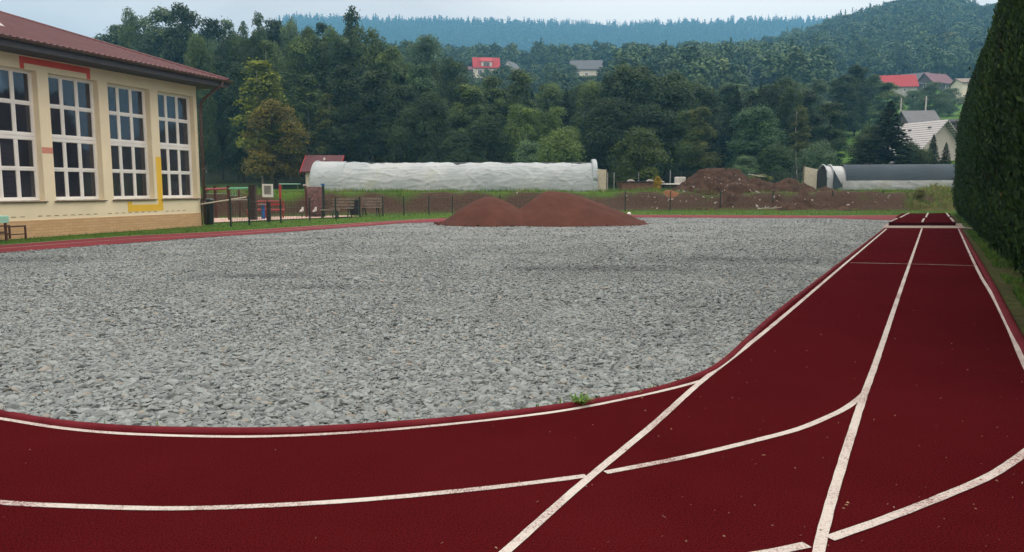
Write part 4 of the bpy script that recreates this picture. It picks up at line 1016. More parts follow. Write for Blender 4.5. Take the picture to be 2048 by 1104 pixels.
def stackp(px_, py_, Y, w, n, lab, mat, top=None):
    q = at(px_, py_, Y); z0 = gz(q.x, q.y); s = empty('timber_stack', lab, 'timber stack', (q.x, q.y, z0), .05)
    for k in range(n):
        m_ = MB()
        for j in range(4):
            dx = rng.uniform(-.15,.15); m_.box(-w/2+dx, -.6+j*.3, k*.17+.0, w/2+dx, -.34+j*.3, k*.17+.14)
        m_.build('plank_layer', mat, s)
    if top:
        m_ = MB(); m_.bbox(-w/2-.1,-.7,n*.17+.01,w/2+.1,.7,n*.17+.09,.02); m_.build('cover_sheet', M[top], s)
    return s
stackp(1278, 374, 64, 3.3, 4, 'stack of reddish planks on the terrace right of the white tunnel', M['rust_timber'], 'dark_timber')
stackp(1340, 374, 64.5, 1.2, 3, 'short dark timber stack under the grey tank', M['dark_timber'], 'off_white')
q = at(1360, 360, 65); s = empty('water_tank', 'pale grey box tank standing behind the plank stacks', 'tank', (q.x, q.y, gz(q.x,q.y)))
m_ = MB(); m_.bbox(-.4,-.4,.35,.4,.4,1.15,.06); m_.build('tank_body', M['stone_grey'], s); m_ = MB(); m_.box(-.45,-.45,0,.45,.45,.35); m_.build('stand', M['dark_timber'], s)
for k, px_ in enumerate((1258, 1262, 1282)):
    q = at((1262, 1300, 1322)[k], 361, 63.7); m_ = MB(); m_.tube([(-.3,0,0),(-.15,0,.05),(.1,.03,.06),(.3,0,0)], [.04,.09,.08,.03], 7)
    o = m_.build('cement_sack', M['stone_grey']); o.location = (q.x, q.y, gz(q.x,q.y) + (.80 if k < 2 else .70)); tag(o, ('pale sack on the left end of the plank stack', 'pale sack on the right part of the plank stack', 'pale sack on the short dark stack')[k], 'sack')
ff = empty('wire_fence', 'tall wire fence on thin posts in front of the trees behind the terrace', 'fence', at(1200, 372, 68))
prev = None
for k, px_ in enumerate((1215, 1228, 1277, 1340, 1400, 1460, 1510, 1546, 1573, 1600)):
    q = at(px_, 370, 68.0); z0 = gz(q.x, 68.0); zt_ = at(px_, 345, 68).z
    m_ = MB(); m_.tube([(q.x,68,z0),(q.x,68,zt_+ (.2 if px_ in (1340,) else 0))], .05, 6); m_.build('post', M['galv'] if k < 4 else M['dark_steel'], ff, off=ff.location)
    if prev:
        m_ = MB()
        for z in np.linspace(.1, .98, 9):
            m_.tube([(prev[0],68,prev[1]+(prev[2]-prev[1])*z),(q.x,68,z0+(zt_-z0)*z)], .007, 3, cap=False)
        n_ = int((q.x-prev[0])/.35)
        for i in range(1, n_): x = prev[0]+(q.x-prev[0])*i/n_; m_.tube([(x,68,prev[1]),(x,68,zt_)], .005, 3, cap=False)
        m_.build('wire_mesh', M['dark_steel'], ff, off=ff.location)
    prev = (q.x, z0, zt_)

# ------------------------------------------------------------------ houses
def house(name, label, loc, rz, L, Wd, hw, hr, wall, roof, over=.5, wins=(), gwins=(), chimney=None, dormer=None, door=None, extra=None, sink=3, kind='house'):
    """long side faces -y; ridge along x"""
    r = empty(name, label, kind, loc, rz)
    m_ = MB(); m_.box(-L/2, -Wd/2, -sink, L/2, Wd/2, hw)
    m_.prism([(-Wd/2, hw), (Wd/2, hw), (0, hw+hr)], 'x', -L/2, L/2); m_.build('wall', wall, r)
    sl_ = hr/(Wd/2); m_ = MB()
    for sg in (-1, 1):
        y0 = sg*(Wd/2+over); z0 = hw - over*sl_ + .05; z1 = hw+hr+.05; t = .14
        m_.add([(-L/2-over,y0,z0),(L/2+over,y0,z0),(L/2+over,0,z1),(-L/2-over,0,z1),(-L/2-over,y0,z0+t),(L/2+over,y0,z0+t),(L/2+over,0,z1+t),(-L/2-over,0,z1+t)],
               [(0,3,2,1),(4,5,6,7),(0,1,5,4),(1,2,6,5),(2,3,7,6),(3,0,4,7)])
    rf = m_.build('roof', roof, r)
    m_ = MB(); m_.tube([(-L/2-over,-(Wd/2+over)-.05,hw-over*sl_),(L/2+over,-(Wd/2+over)-.05,hw-over*sl_)], .07, 6); m_.build('gutter', M['soffit'], rf)
    if chimney:
        x, y, h = chimney; z = hw+hr-abs(y)*sl_; m_ = MB(); m_.box(x-.35,y-.3,z-.4,x+.35,y+.3,z+h); m_.box(x-.42,y-.37,z+h,x+.42,y+.37,z+h+.12); m_.build('chimney', M['stone_grey'], rf)
    for (x, z, w, h) in wins:
        m_ = MB(); m_.box(x-w/2+.09,-Wd/2-.02,z+.09,x+w/2-.09,-Wd/2-.005,z+h-.09); wi = m_.build('window', M['glass'], r)
        m_ = MB(); f = .10
        m_.box(x-w/2,-Wd/2-.05,z,x+w/2,-Wd/2,z+f); m_.box(x-w/2,-Wd/2-.05,z+h-f,x+w/2,-Wd/2,z+h); m_.box(x-w/2,-Wd/2-.05,z+f,x-w/2+f,-Wd/2,z+h-f); m_.box(x+w/2-f,-Wd/2-.05,z+f,x+w/2,-Wd/2,z+h-f); m_.box(x-.04,-Wd/2-.05,z+f,x+.04,-Wd/2,z+h-f)
        m_.build('window_frame', M['white_paint'], wi)
    for (sg, y, z, w, h) in gwins:
        X = sg*L/2; m_ = MB(); m_.box(min(X+sg*.005,X+sg*.02),y-w/2+.09,z+.09,max(X+sg*.005,X+sg*.02),y+w/2-.09,z+h-.09); wi = m_.build('window', M['glass'], r)
        m_ = MB(); f = .1; xa, xb = min(X,X+sg*.05), max(X,X+sg*.05)
        m_.box(xa,y-w/2,z,xb,y+w/2,z+f); m_.box(xa,y-w/2,z+h-f,xb,y+w/2,z+h); m_.box(xa,y-w/2,z+f,xb,y-w/2+f,z+h-f); m_.box(xa,y+w/2-f,z+f,xb,y+w/2,z+h-f)
        m_.build('window_frame', M['white_paint'], wi)
    if dormer:
        x, w, z0, h = dormer; yf = -Wd/2 + .25
        m_ = MB(); m_.box(x-w/2, yf, z0, x+w/2, 0, z0+h); dm = m_.build('dormer', wall, r)
        m_ = MB(); m_.add([(x-w/2-.35,yf-.3,z0+h-.02),(x+w/2+.35,yf-.3,z0+h-.02),(x+w/2+.1,.0,hw+hr+.12),(x-w/2-.1,.0,hw+hr+.12),(x-w/2-.35,yf-.3,z0+h+.12),(x+w/2+.35,yf-.3,z0+h+.12),(x+w/2+.1,0,hw+hr+.24),(x-w/2-.1,0,hw+hr+.24)], [(0,3,2,1),(4,5,6,7),(0,1,5,4),(1,2,6,5),(2,3,7,6),(3,0,4,7)])
        m_.build('dormer_roof', roof, dm)
        m_ = MB(); m_.box(x-w*.28,yf-.04,z0+.25,x-.06,yf-.0,z0+h-.3); m_.box(x+.06,yf-.04,z0+.25,x+w*.28,yf-.0,z0+h-.3); m_.build('dormer_window', M['glass'], dm)
    return r
def hloc(px_, py_, Y):
    q = at(px_, py_, Y); return (q.x, q.y, q.z)
house('brick_house', 'cream house with a bright red roof and a dormer among the trees on the hill', hloc(972, 156, 300), .10, 9.6, 8, 3.4, 4.0, M['wall_cream'], M['roof_red'], .4,
      wins=((-2.6,.7,1.5,1.8),(0,.7,1.5,1.8),(2.8,.7,1.4,1.8)), gwins=((-1,0,3.6,1.2,1.3),), chimney=(.3,.6,.3), dormer=(.0,4.0,3.2,2.3), sink=8)
house('garden_hut', 'low dark-roofed hut just left of the red-roofed cream house', hloc(934, 150, 303), .05, 5, 4, 1.6, 1.4, M['wall_dark'], M['roof_plum'], .2, sink=6, kind='hut')
house('barn', 'grey gabled barn just right of the red-roofed cream house', hloc(1024, 152, 300), rad(68), 9, 5.6, 1.6, 3.4, M['wall_grey_or_shaded'], M['roof_grey'], .25, sink=6, kind='barn')
house('farmhouse', 'house with a long grey roof half hidden by trees in the middle of the hill', hloc(1172, 163, 285), -.06, 11, 7, 4.0, 3.3, M['wall_cream'], M['roof_grey'], .4, wins=((-3,1.4,1.1,1.3),(0,1.4,1.1,1.3)), gwins=((1,0,3.8,.9,1.1),), sink=8, kind='house')
house('farmhouse', 'pale house under a long bright red roof at the right edge of the wood', hloc(1786, 190, 250), -.22, 12, 7.5, 2.3, 3.7, M['wall_grey_or_shaded'], M['roof_red'], .4, wins=((2.5,.5,1,1.2),(-2.5,.5,1,1.2)), sink=6, kind='house')
house('barn', 'dark grey roofed barn between the red roof and the plum roof', hloc(1828, 188, 262), -.75, 8, 6.5, 3.0, 3.6, M['wall_dark'], M['roof_grey'], .4, sink=6, kind='barn')
hh_ = house('farmhouse', 'timber house with a plum coloured roof and a white window at the meadow top', hloc(1868, 190, 258), .35, 8.6, 6.6, 3.7, 3.0, M['wall_dark'], M['roof_plum'], .6, wins=((1.6,1.6,1.2,1.3),), gwins=((-1,0,2.2,1.2,1.3),), chimney=(-1,1,.4), sink=6, kind='house')
house('village_house', 'pale two-storey house partly behind the top of the dark hedge', hloc(1938, 205, 215), -.1, 7, 7, 5.0, 1.3, M['wall_cream'], M['timber'], .5, wins=((-2,1,1.1,1.3),), sink=5, kind='house')
Yh = 84
st_ = house('village_house', 'near house with a pale striped roof and a cream gable beside the hedge', (0,0,0), rad(-70), 6.4, 9.4, 1.5, 4.3, M['wall_grey_or_shaded'], M['striped'], .8, gwins=((1,-1.2,-.6,1.4,1.5),), sink=6, kind='house')  # darker grey wall material paints the shade on the cream gable
# ridge end apex over pixel (1897, 239)
apex = at(1897, 239, 92); ca, sa = math.cos(rad(-70)), math.sin(rad(-70)); Lh = 6.4/2+.8
st_.location = (apex.x - ca*Lh, apex.y - sa*Lh, apex.z - 1.5 - 4.3 - .19)
m_ = MB()
for (x, y) in ((2.3,-.9),(-.4,-1.1),(-2.5,-1.2)):
    z = 1.5+4.3-abs(y)*4.3/4.7+.19; m_.box(x-.18,y-.15,z-.05,x+.18,y+.15,z+.10)
m_.build('roof_window', M['soffit'], st_)
m_ = MB(); m_.box(2.2,.4,5.2,2.6,.8,5.9); m_.build('chimney', M['wall_grey_or_shaded'], st_)
q = at(1834, 250, 104)
gr_ = house('outbuilding', 'dark grey roofed outbuilding behind the striped roof', (q.x, q.y, q.z-1.4), rad(-8), 3.6, 6, 1.2, 1.9, M['wall_dark'], M['roof_grey'], .3, sink=5, kind='outbuilding')
q = at(1878, 243, 112)
house('outbuilding', 'low black roofed outbuilding at the lower edge of the meadow', (q.x, q.y, q.z-1.6), rad(-14), 9, 3, 1.3, .4, M['wall_dark'], M['net_black'], .2, sink=5, kind='outbuilding')
for px_, py0, py1, Y, lab in ((1801,228,196,118,'pale utility pole behind the dark grey outbuilding roof'),(1850,240,192,108,'pale utility pole standing against the green meadow')):
    a = at(px_, py0, Y); b = at(px_, py1, Y); z0 = gz(a.x, Y); m_ = MB(); o = empty('utility_pole', lab, 'utility pole', (a.x, Y, z0))
    m_.tube([(0,0,-.5),(0,0,b.z-z0)], .13, 8, r2=.09); m_.build('pole', M['stone_grey'], o)
    m_ = MB(); m_.box(-.45,-.04,b.z-z0-.5,.45,.04,b.z-z0-.42); m_.build('cross_arm', M['timber'], o)

# ------------------------------------------------------------------ foliage
def leafmesh(name, C, Nn, S, T, mat, elong=.62):
    """C centres, Nn approximate normals, S sizes, T tint"""
    n = len(C); r = rng.normal(size=(n,3)); nn = Nn + .60*r; nn /= np.linalg.norm(nn, axis=1)[:,None] + 1e-9
    u = np.cross(nn, rng.normal(size=(n,3))); u /= np.linalg.norm(u, axis=1)[:,None] + 1e-9; v = np.cross(nn, u)
    s = S[:,None]; e = elong
    V = np.stack([C - u*s, C - v*s*e + u*s*.1, C + u*s, C + v*s*e + u*s*.1], 1).reshape(-1,3)
    F = np.arange(n*4).reshape(-1,4)
    return npmesh(name, V, F, mat, False, {'tint': ('FACE', T)})
def crown_broad(seed, H=12, R=3.4, base=.18, lobes=30, n=9000, leaf=.17, narrow=0, flat=0, top=1.0):
    g = np.random.default_rng(seed); LC = []; LR = []
    for i in range(lobes):
        t = g.uniform(0, 1) ** .9; z = H*(base + (1-base)*t*.96)
        prof = (math.sin(math.pi*min(1, (t*.70+.24)))**.6) if not narrow else (1-t)**.55*.9+.08
        rr = R*prof*g.uniform(.35, .82); th = g.uniform(0, 2*math.pi)
        LC.append((rr*math.cos(th), rr*math.sin(th), z)); LR.append(R*g.uniform(.26,.50)*(.6+.4*prof))
    LC.append((0,0,H*.93)); LR.append(R*.22)
    LC = np.array(LC); LR = np.array(LR); w = LR**2; w /= w.sum()
    k = g.choice(len(LC), n, p=w); d = g.normal(size=(n,3)); d /= np.linalg.norm(d, axis=1)[:,None]
    d[:,2] = np.where(d[:,2] < -.35, -d[:,2], d[:,2])
    rad_ = LR[k]*(g.uniform(.55,1.10,n)**.6)*(1+.16*g.normal(size=n)); C = LC[k] + d*rad_[:,None]*np.array([1,1,.8])
    T = np.clip(.42 + .15*g.normal(size=n) + .16*g.normal(size=len(LC))[k], 0, 1)
    S = leaf*g.uniform(.6,1.5,n)
    out = C.copy(); out[:,2] -= H*.5; out /= np.linalg.norm(out,axis=1)[:,None]+1e-9
    return leafmesh('crown', C, d*.8 + out*.5 + np.array([0,0,.45]), S, T, M['leaf']), LC
def crown_spruce(seed, H=12, R=2.3, n=8000, leaf=.16, base=.06):
    g = np.random.default_rng(seed); C = []; D = []; T = []; S = []
    zs = []; z = H*base
    while z < H*.985: zs.append(z); z += H*.032*(1.1 - .5*z/H)
    per = n/ sum((1-z/H)+.05 for z in zs)
    for z in zs:
        f = (1 - z/H); nb = int(5 + 7*f); r0 = R*(f**.85)*g.uniform(.85,1.1)+.05; tot = int(per*(f+.05))
        for b in range(nb):
            th = 2*math.pi*b/nb + g.uniform(-.3,.3); L = r0*g.uniform(.75,1.12); m = max(2, tot//nb); t = g.uniform(.12,1,m)**.7
            sp = L*.22*(1-t*.5); x = L*t*math.cos(th) + g.normal(size=m)*sp*.6*-math.sin(th); y = L*t*math.sin(th) + g.normal(size=m)*sp*.6*math.cos(th)
            zz = z - .28*L*t + .12*L*t*t + g.normal(size=m)*.05*H/12
            C.append(np.stack([x,y,zz],1)); D.append(np.tile([math.cos(th)*.5, math.sin(th)*.5, .7], (m,1))); T.append(np.clip(.38+.18*g.normal()+.12*g.normal(size=m),0,1)); S.append(leaf*g.uniform(.6,1.3,m)*(.6+.5*f))
    return leafmesh('crown', np.concatenate(C), np.concatenate(D), np.concatenate(S), np.concatenate(T), M['leaf'], .5), None
def trunk_mesh(seed, H, LC, r=.16, mat='bark'):
    g = np.random.default_rng(seed); m_ = MB(); bend = g.normal(size=2)*.02*H
    P = [(bend[0]*math.sin(t*2.4), bend[1]*math.sin(t*2), -.4 + (H*.9+.4)*t) for t in np.linspace(0,1,8)]
    m_.tube(P, [r*(1.35 if i == 0 else 1)*(1-.85*i/7) + .012 for i in range(8)], 7)
    if LC is not None:
        for k in g.choice(len(LC), min(16, len(LC)), replace=False):
            c = LC[k]; z0 = max(.12*H, c[2] - .55*math.hypot(c[0], c[1]) - .6); t = min(1, (z0+.4)/(H*.9+.4)); b = Vector((bend[0]*math.sin(t*2.4), bend[1]*math.sin(t*2), z0)); e = Vector(c)
            m_.tube([b, b.lerp(e, .5) + Vector((0,0,.08*(e-b).length)), e], [r*.42, r*.25, r*.07], 5, cap=False)
    me = bpy.data.meshes.new('trunk'); me.from_pydata(m_.v, [], m_.f); me.update(); me.materials.append(M[mat])
    me.polygons.foreach_set('use_smooth', [True]*len(me.polygons)); return me
KINDS = {}
def tree_kind(nm, typ, cnt=3, mat='bark', r=.16, **kw):
    KINDS[nm] = []
    for i in range(cnt):
        cm, LC = (crown_spruce if typ == 's' else crown_broad)(100+len(KINDS)*10+i, **kw)
        KINDS[nm].append((cm, trunk_mesh(7*i+len(KINDS), kw.get('H', 12), LC, r, mat)))
tree_kind('round', 'b', 4, H=12, R=4.0, base=.12, lobes=46, n=17000, leaf=.135)
tree_kind('tall', 'b', 4, H=16, R=3.3, base=.10, lobes=56, n=17000, leaf=.15)
tree_kind('birch', 'b', 3, mat='birch_bark', r=.11, H=15, R=2.5, base=.16, lobes=60, n=10000, leaf=.125, narrow=1)
tree_kind('bush', 'b', 3, H=5, R=2.9, base=.02, lobes=36, n=12000, leaf=.095, r=.08)
tree_kind('spruce', 's', 3, H=15, R=2.9, n=12000, leaf=.22)
REF = {'round': (12, 8.0), 'tall': (16, 6.6), 'birch': (15, 5.0), 'bush': (5, 5.8), 'spruce': (15, 5.8)}
NAMES = {'round': 'broadleaf_tree', 'tall': 'broadleaf_tree', 'birch': 'birch_tree', 'bush': 'shrub', 'spruce': 'spruce_tree'}
CATS = {'round': 'tree', 'tall': 'tree', 'birch': 'tree', 'bush': 'shrub', 'spruce': 'tree'}
cnt_ = [0]
def tree(k, px_, ytop, Y, wpx, col, label, group=None, zbase=None):
    q = at(px_, ytop, Y); z0 = gz(q.x, Y) - .1 if zbase is None else zbase
    h = max(1.0, q.z - z0); w = wpx/FPX*Y; H, Wr = REF[k]; i = cnt_[0]; cnt_[0] += 1
    cm, tm = KINDS[k][i % len(KINDS[k])]
    e = empty(NAMES[k], label, CATS[k], (q.x, Y, z0), rng.uniform(0, 6.28), group)
    sx = w/Wr; e.scale = (sx, sx, h/H)
    c = ob('crown', cm, e); v = rng.uniform(.85, 1.15); c.color = (col[0]*v, col[1]*v, col[2]*v, 1)
    t = ob('trunk', tm, e)
    return e
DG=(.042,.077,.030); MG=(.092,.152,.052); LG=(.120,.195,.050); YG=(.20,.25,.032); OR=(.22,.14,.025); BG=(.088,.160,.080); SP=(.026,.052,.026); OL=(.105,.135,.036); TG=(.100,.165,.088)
T_ = [
 ('tall', 232, 48, 118, 105, TG, 'hazy grey-green tree rising just above the hall roof on the far left'),
 ('round', 268, 26, 112, 85, TG, 'broad grey-green tree above the roof, second from the left'),
 ('tall', 322, 17, 110, 92, TG, 'tall grey-green tree above the hall roof, rounded top'),
 ('tall', 368, 12, 108, 92, DG, 'highest dark tree of the group above the hall roof'),
 ('tall', 421, 34, 112, 78, SP, 'slim dark tree just right of the highest tree above the roof'),
 ('birch', 455, 36, 115, 72, TG, 'pale slender tree, second right of the highest tree above the roof'),
 ('birch', 484, 38, 112, 50, TG, 'pale thin topped tree left of the thin spiky one'),
 ('birch', 515, 24, 108, 58, TG, 'thin spiky tree top left of the middle of the left wood'),
 ('tall', 547, 36, 112, 80, DG, 'rounded tree top right of the spiky one in the left wood'),
 ('round', 580, 42, 108, 66, TG, 'low rounded top in the left wood under the sky'),
 ('tall', 612, 52, 104, 60, MG, 'green tree left of the tall feathery one'),
 ('birch', 645, 42, 112, 66, SP, 'small pale tree top left of the tall sparse tree top'),
 ('birch', 702, 8, 103, 74, DG, 'tallest tree with a sparse feathery top above the skyline'),
 ('round', 668, 62, 98, 90, MG, 'full green tree under the tall sparse top, left side'),
 ('round', 735, 62, 96, 100, MG, 'full green tree under the tall sparse top, right side'),
 ('tall', 778, 96, 92, 72, MG, 'tree at the right shoulder of the left wood'),
 ('round', 850, 72, 118, 92, BG, 'blue-green round tree standing right of the left wood'),
 ('round', 905, 118, 100, 80, DG, 'dark tree left of the red-roofed cream house'),
 ('tall', 436, 110, 90, 75, DG, 'dark tree just right of the hall roof corner'),
 ('tall', 478, 128, 84, 70, DG, 'dark tree left of the yellow-green birch'),
 ('birch', 520, 118, 79, 135, YG, 'yellow-green birch standing in front of the dark left wood'),
 ('round', 548, 205, 77, 128, (.15,.135,.022), 'yellowing olive tree low in front of the left wood'),
 ('birch', 616, 150, 84, 92, (.075,.125,.035), 'fresh green slender tree above the small shed'),
 ('birch', 655, 185, 82, 74, OL, 'olive slender tree above the right end of the small shed'),
 ('tall', 690, 130, 82, 92, DG, 'very dark tree behind the small shed, right side'),
 ('tall', 748, 140, 80, 95, DG, 'dark tree above the left third of the white tunnel'),
 ('round', 800, 175, 78, 100, DG, 'dark green tree above the white tunnel, left of the lighter ones'),
 ('round', 862, 190, 77, 95, DG, 'dark tree above the middle of the white tunnel'),
 ('tall', 842, 128, 86, 84, BG, 'blue-green taller tree behind the middle of the white tunnel'),
 ('tall', 935, 168, 84, 90, MG, 'green tree right below the red-roofed cream house'),
 ('tall', 990, 152, 90, 85, MG, 'green tree in front of the cream house walls'),
 ('tall', 1042, 140, 92, 85, MG, 'green tree in front of the grey gabled barn'),
 ('round', 1100, 168, 98, 85, MG, 'green tree between the grey barn and the grey-roofed farmhouse'),
 ('round', 1046, 212, 78, 96, LG, 'light green round tree above the right half of the white tunnel'),
 ('round', 1112, 218, 78, 86, LG, 'light green round tree right of the other light green one'),
 ('bush', 1124, 268, 70, 108, LG, 'light green bushy shrub peeping over the right end of the white tunnel'),
 ('bush', 1062, 292, 72, 84, BG, 'small blue-green shrub left of the light bush over the tunnel'),
 ('round', 970, 235, 76, 92, DG, 'dark low tree above the centre of the white tunnel'),
 ('round', 915, 262, 74, 80, DG, 'dark shrubby tree low behind the white tunnel centre'),
 ('round', 1185, 168, 98, 92, MG, 'green tree in front of the grey-roofed farmhouse'),
 ('round', 1262, 130, 86, 150, DG, 'big dark round tree at the centre right, left dome'),
 ('round', 1335, 148, 84, 140, DG, 'big dark round tree at the centre right, right dome'),
 ('round', 1215, 200, 80, 120, DG, 'dark tree at the left foot of the big round one'),
 ('round', 1300, 215, 79, 130, DG, 'dark lower tree in front of the two big domes'),
 ('bush', 1278, 268, 70, 128, (.075,.115,.025), 'round shrub with yellow-green top behind the plank stack'),
 ('tall', 1402, 214, 78, 74, OL, 'olive slender tree behind the tall earth mound'),
 ('round', 1372, 225, 79, 82, MG, 'mid green tree left behind the tall earth mound'),
 ('round', 1513, 218, 76, 118, (.055,.115,.055), 'round blue-green tree standing free behind the earth mounds'),
 ('birch', 1601, 208, 84, 58, OL, 'olive brown slender tree left of the open tunnel door'),
 ('bush', 1556, 292, 72, 78, (.055,.11,.045), 'green shrub between the round tree and the open tunnel door'),
 ('bush', 1640, 292, 76, 90, BG, 'wide low shrub behind the white end of the right tunnel'),
 ('bush', 1490, 318, 71, 66, BG, 'small dark shrub behind the dip between the mounds'),
 ('tall', 1662, 205, 88, 78, DG, 'dark tree left of the narrow patch of lawn'),
 ('tall', 1715, 130, 130, 60, DG, 'dark tree left of the long bright red roof'),
 ('tall', 1690, 150, 120, 60, DG, 'dark tree one step left of the tree by the red roof'),
 ('spruce', 1782, 200, 74, 150, SP, 'dark full spruce in front of the striped roof house'),
 ('round', 1745, 250, 78, 60, DG, 'dark tree crowding the left side of the full spruce'),
 ('tall', 1775, 165, 140, 66, MG, 'hazy green tree in front of the long red roof'),
 ('round', 1866, 166, 150, 60, TG, 'round topped orchard tree standing on the green meadow'),
 ('round', 1828, 182, 170, 50, TG, 'dark tree at the meadow edge left of the orchard tree'),
 ('round', 1902, 176, 165, 50, TG, 'dark tree at the meadow edge right of the orchard tree'),
 ('spruce', 1868, 268, 74, 50, SP, 'young spruce in front of the cream gable'),
 ('spruce', 1893, 284, 72, 44, SP, 'smaller young spruce beside the hedge in front of the cream gable'),
 ('bush', 1842, 306, 74, 74, DG, 'dark shrub at the foot of the striped roof'),
 ('round', 1738, 268, 76, 84, DG, 'dark spreading tree at the lower left of the full spruce'),
 ('bush', 1820, 290, 73, 64, DG, 'dark shrub between the full spruce and the striped roof'),
 ('round', 1137, 130, 240, 56, BG, 'blue-green tree covering the left part of the long grey roof on the hill'),
 ('round', 1183, 153, 230, 66, MG, 'green tree covering the walls of the grey-roofed house on the hill'),
]
for t in T_: tree(*t)
tree('bush', 1315, 355, 60.5, 20, (.42,.30,.03), 'small bright yellow shrub beside the plank stack', zbase=gz((1315-1024)/FPX*60.5, 60.5))
gm = heap('grass_mound', 'rough ochre grass mound on the bank end beside the hedge', 'mound', [(30.0,55.2,1.75,3.4,4.5,4.0,3.5),(27.6,54.2,1.35,2.2,2.5,3.2,3)], M['dry_mound'], .14, .8, .3, 1.05, seed=8, nz_fine=.3)
tree('bush', 1838, 404, 52.6, 34, (.13,.14,.04), 'low olive shrub on the bank left of the ochre one')
tree('bush', 1518, 350, 63, 58, OL, 'olive weed clump on the terrace between the two earth mounds')
# the wood behind, filled with single trees row by row
def px_top(px_):      # skyline of the nearer wood in pixels
    return np.interp(px_, [180,260,420,600,720,800,850,900,950,1100,1250,1350,1450,1600,1700,1760], [95,52,66,72,80,98,110,135,170,175,160,150,165,160,150,150])
rows = [(90, 30, .78), (99, 34, .62), (110, 38, .48), (128, 38, .35), (150, 34, .22), (178, 30, .10)]
for ri, (Y, n_, drop) in enumerate(rows):
    for px_ in np.linspace(410 if Y < 105 else 205, 1735, n_ if Y < 105 else int(n_*1.15)):
        px_ += rng.uniform(-18, 18); yt = px_top(px_)
        g0 = 376 - (gz((px_-1024)/FPX*Y, Y) - CAMH)/Y*FPX
        hpx = rng.uniform(9.5, 15)/Y*FPX*(1.7 if px_ < 800 else 1.0)
        top = max(yt + rng.uniform(-2, 22), g0 - hpx)
        if 920 < px_ < 1060 and Y > 110: top = max(top, 166)
        if 1130 < px_ < 1215 and Y > 100: top = max(top, 168)
        if px_ > 1640 and Y < 140: continue
        kd = rng.choice(['round','tall','birch','spruce'], p=[.50,.31,.16,.03]); col = (([DG, DG, MG, DG, (.030,.055,.024), MG] if ri < 2 else [TG, MG, BG, TG, MG, (.09,.15,.055)])[rng.integers(0,6)]) if kd != 'spruce' else SP  # front rows get darker leaf colours in place of deeper shade
        side = next(w_ for x_, w_ in ((560,'beside the hall roof'),(720,'above the small shed'),(930,'above the white tunnel'),(1200,'below the red-roofed house'),(1450,'above the tall earth mound'),(9999,'above the open tunnel door')) if px_ < x_)
        dist = ('lower front', 'front', 'middle', 'middle', 'upper', 'uppermost')[ri]
        lab = f"{'dark spruce' if kd=='spruce' else ('thin pale tree' if kd=='birch' else 'leafy tree')} in the {dist} rows of the wood {side}"
        tree(kd, px_, top, Y + rng.uniform(-5, 5), rng.uniform(58, 84)*(96/Y)**.7, col, lab, group='trees packed in the ' + dist + ' rows of the wood ' + side)

# ------------------------------------------------------------------ far woods, thousands of trees that read as one mass
def wood_points(n, y0, y1, f, pxlo=-250, pxhi=2350, seed=3):
    g = np.random.default_rng(seed); Y = np.sqrt(g.uniform(y0**2, y1**2, n)); px_ = g.uniform(pxlo, pxhi, n); X = (px_-1024)/FPX*Y
    k = f(px_, Y, X, g); return X[k], Y[k], px_[k], g
def light(kd, i): 
    g = 900 + i
    return (crown_spruce(g, H=15, R=2.9, n=1500, leaf=.5) if kd == 's' else crown_broad(g, H=12, R=4.2, base=.05, lobes=40, n=2200, leaf=.36))[0]
bpy.context.view_layer.update()
FARM = [light('b', 0), light('b', 1), light('b', 2), light('s', 3), light('s', 4)]
def far_merge(name, label, X, Y, px_, g, pick, sx, sz, col):
    """copies of a few light crowns merged into one mesh"""
    Z = hz(X, Y) - .5; VV = []; TT = []; CC = []
    for k, me_c in enumerate(FARM):
        v = np.empty(len(me_c.vertices)*3, np.float32); me_c.vertices.foreach_get('co', v); v = v.reshape(-1,3)
        t = np.empty(len(me_c.polygons), np.float32); me_c.attributes['tint'].data.foreach_get('value', t)
        for i in np.nonzero(pick == k)[0]:
            dec = keep[i]; nq = len(t); m = max(60, int(nq*dec)); sel = slice(0, m) if False else np.random.default_rng(int(i)).permutation(nq)[:m]
            q = v.reshape(-1,4,3)[sel]; ctr = q.mean(1, keepdims=True); q = ctr + (q-ctr)*(1/math.sqrt(dec))**.8
            a = g.uniform(0, 6.28); c, s = math.cos(a), math.sin(a)
            x = (q[...,0]*c - q[...,1]*s)*sx[i] + X[i]; y = (q[...,0]*s + q[...,1]*c)*sx[i] + Y[i]; z = q[...,2]*sz[i] + Z[i]
            VV.append(np.stack([x,y,z], -1).reshape(-1,3).astype(np.float32)); TT.append(t[sel]); CC.append(np.full(m, col[i], np.float32))
    V = np.concatenate(VV); F = np.arange(len(V), dtype=np.int32).reshape(-1,4)
    me = npmesh(name, V, F, M['leaf_mass'], False, {'tint': ('FACE', np.concatenate(TT)), 'hue': ('FACE', np.concatenate(CC))})
    print(name, len(F)); return tag(ob(name, me), label, 'woodland', kind='stuff')
def leaf_mass():
    m, n, b = newmat('leaves_of_far_woods'); h = N(n, 'ShaderNodeAttribute', attribute_name='hue'); a = N(n, 'ShaderNodeAttribute', attribute_name='tint')
    col = ramp(n, h.outputs['Fac'], [(0,(.034,.062,.031)),(.3,(.060,.108,.048)),(.6,(.085,.142,.054)),(.85,(.095,.155,.056)),(.95,(.10,.125,.04)),(1,(.12,.115,.04))])
    c = mixc(n, 1.0, col, ramp(n, a.outputs['Fac'], [(0,(.6,.65,.65)),(.5,(1,1,1)),(1,(1.4,1.3,1.1))]), 'MULTIPLY')
    n.links.new(c, b.inputs['Base Color']); b.inputs['Roughness'].default_value = .7; b.inputs['Specular IOR Level'].default_value = .15; return m
M['leaf_mass'] = leaf_mass()
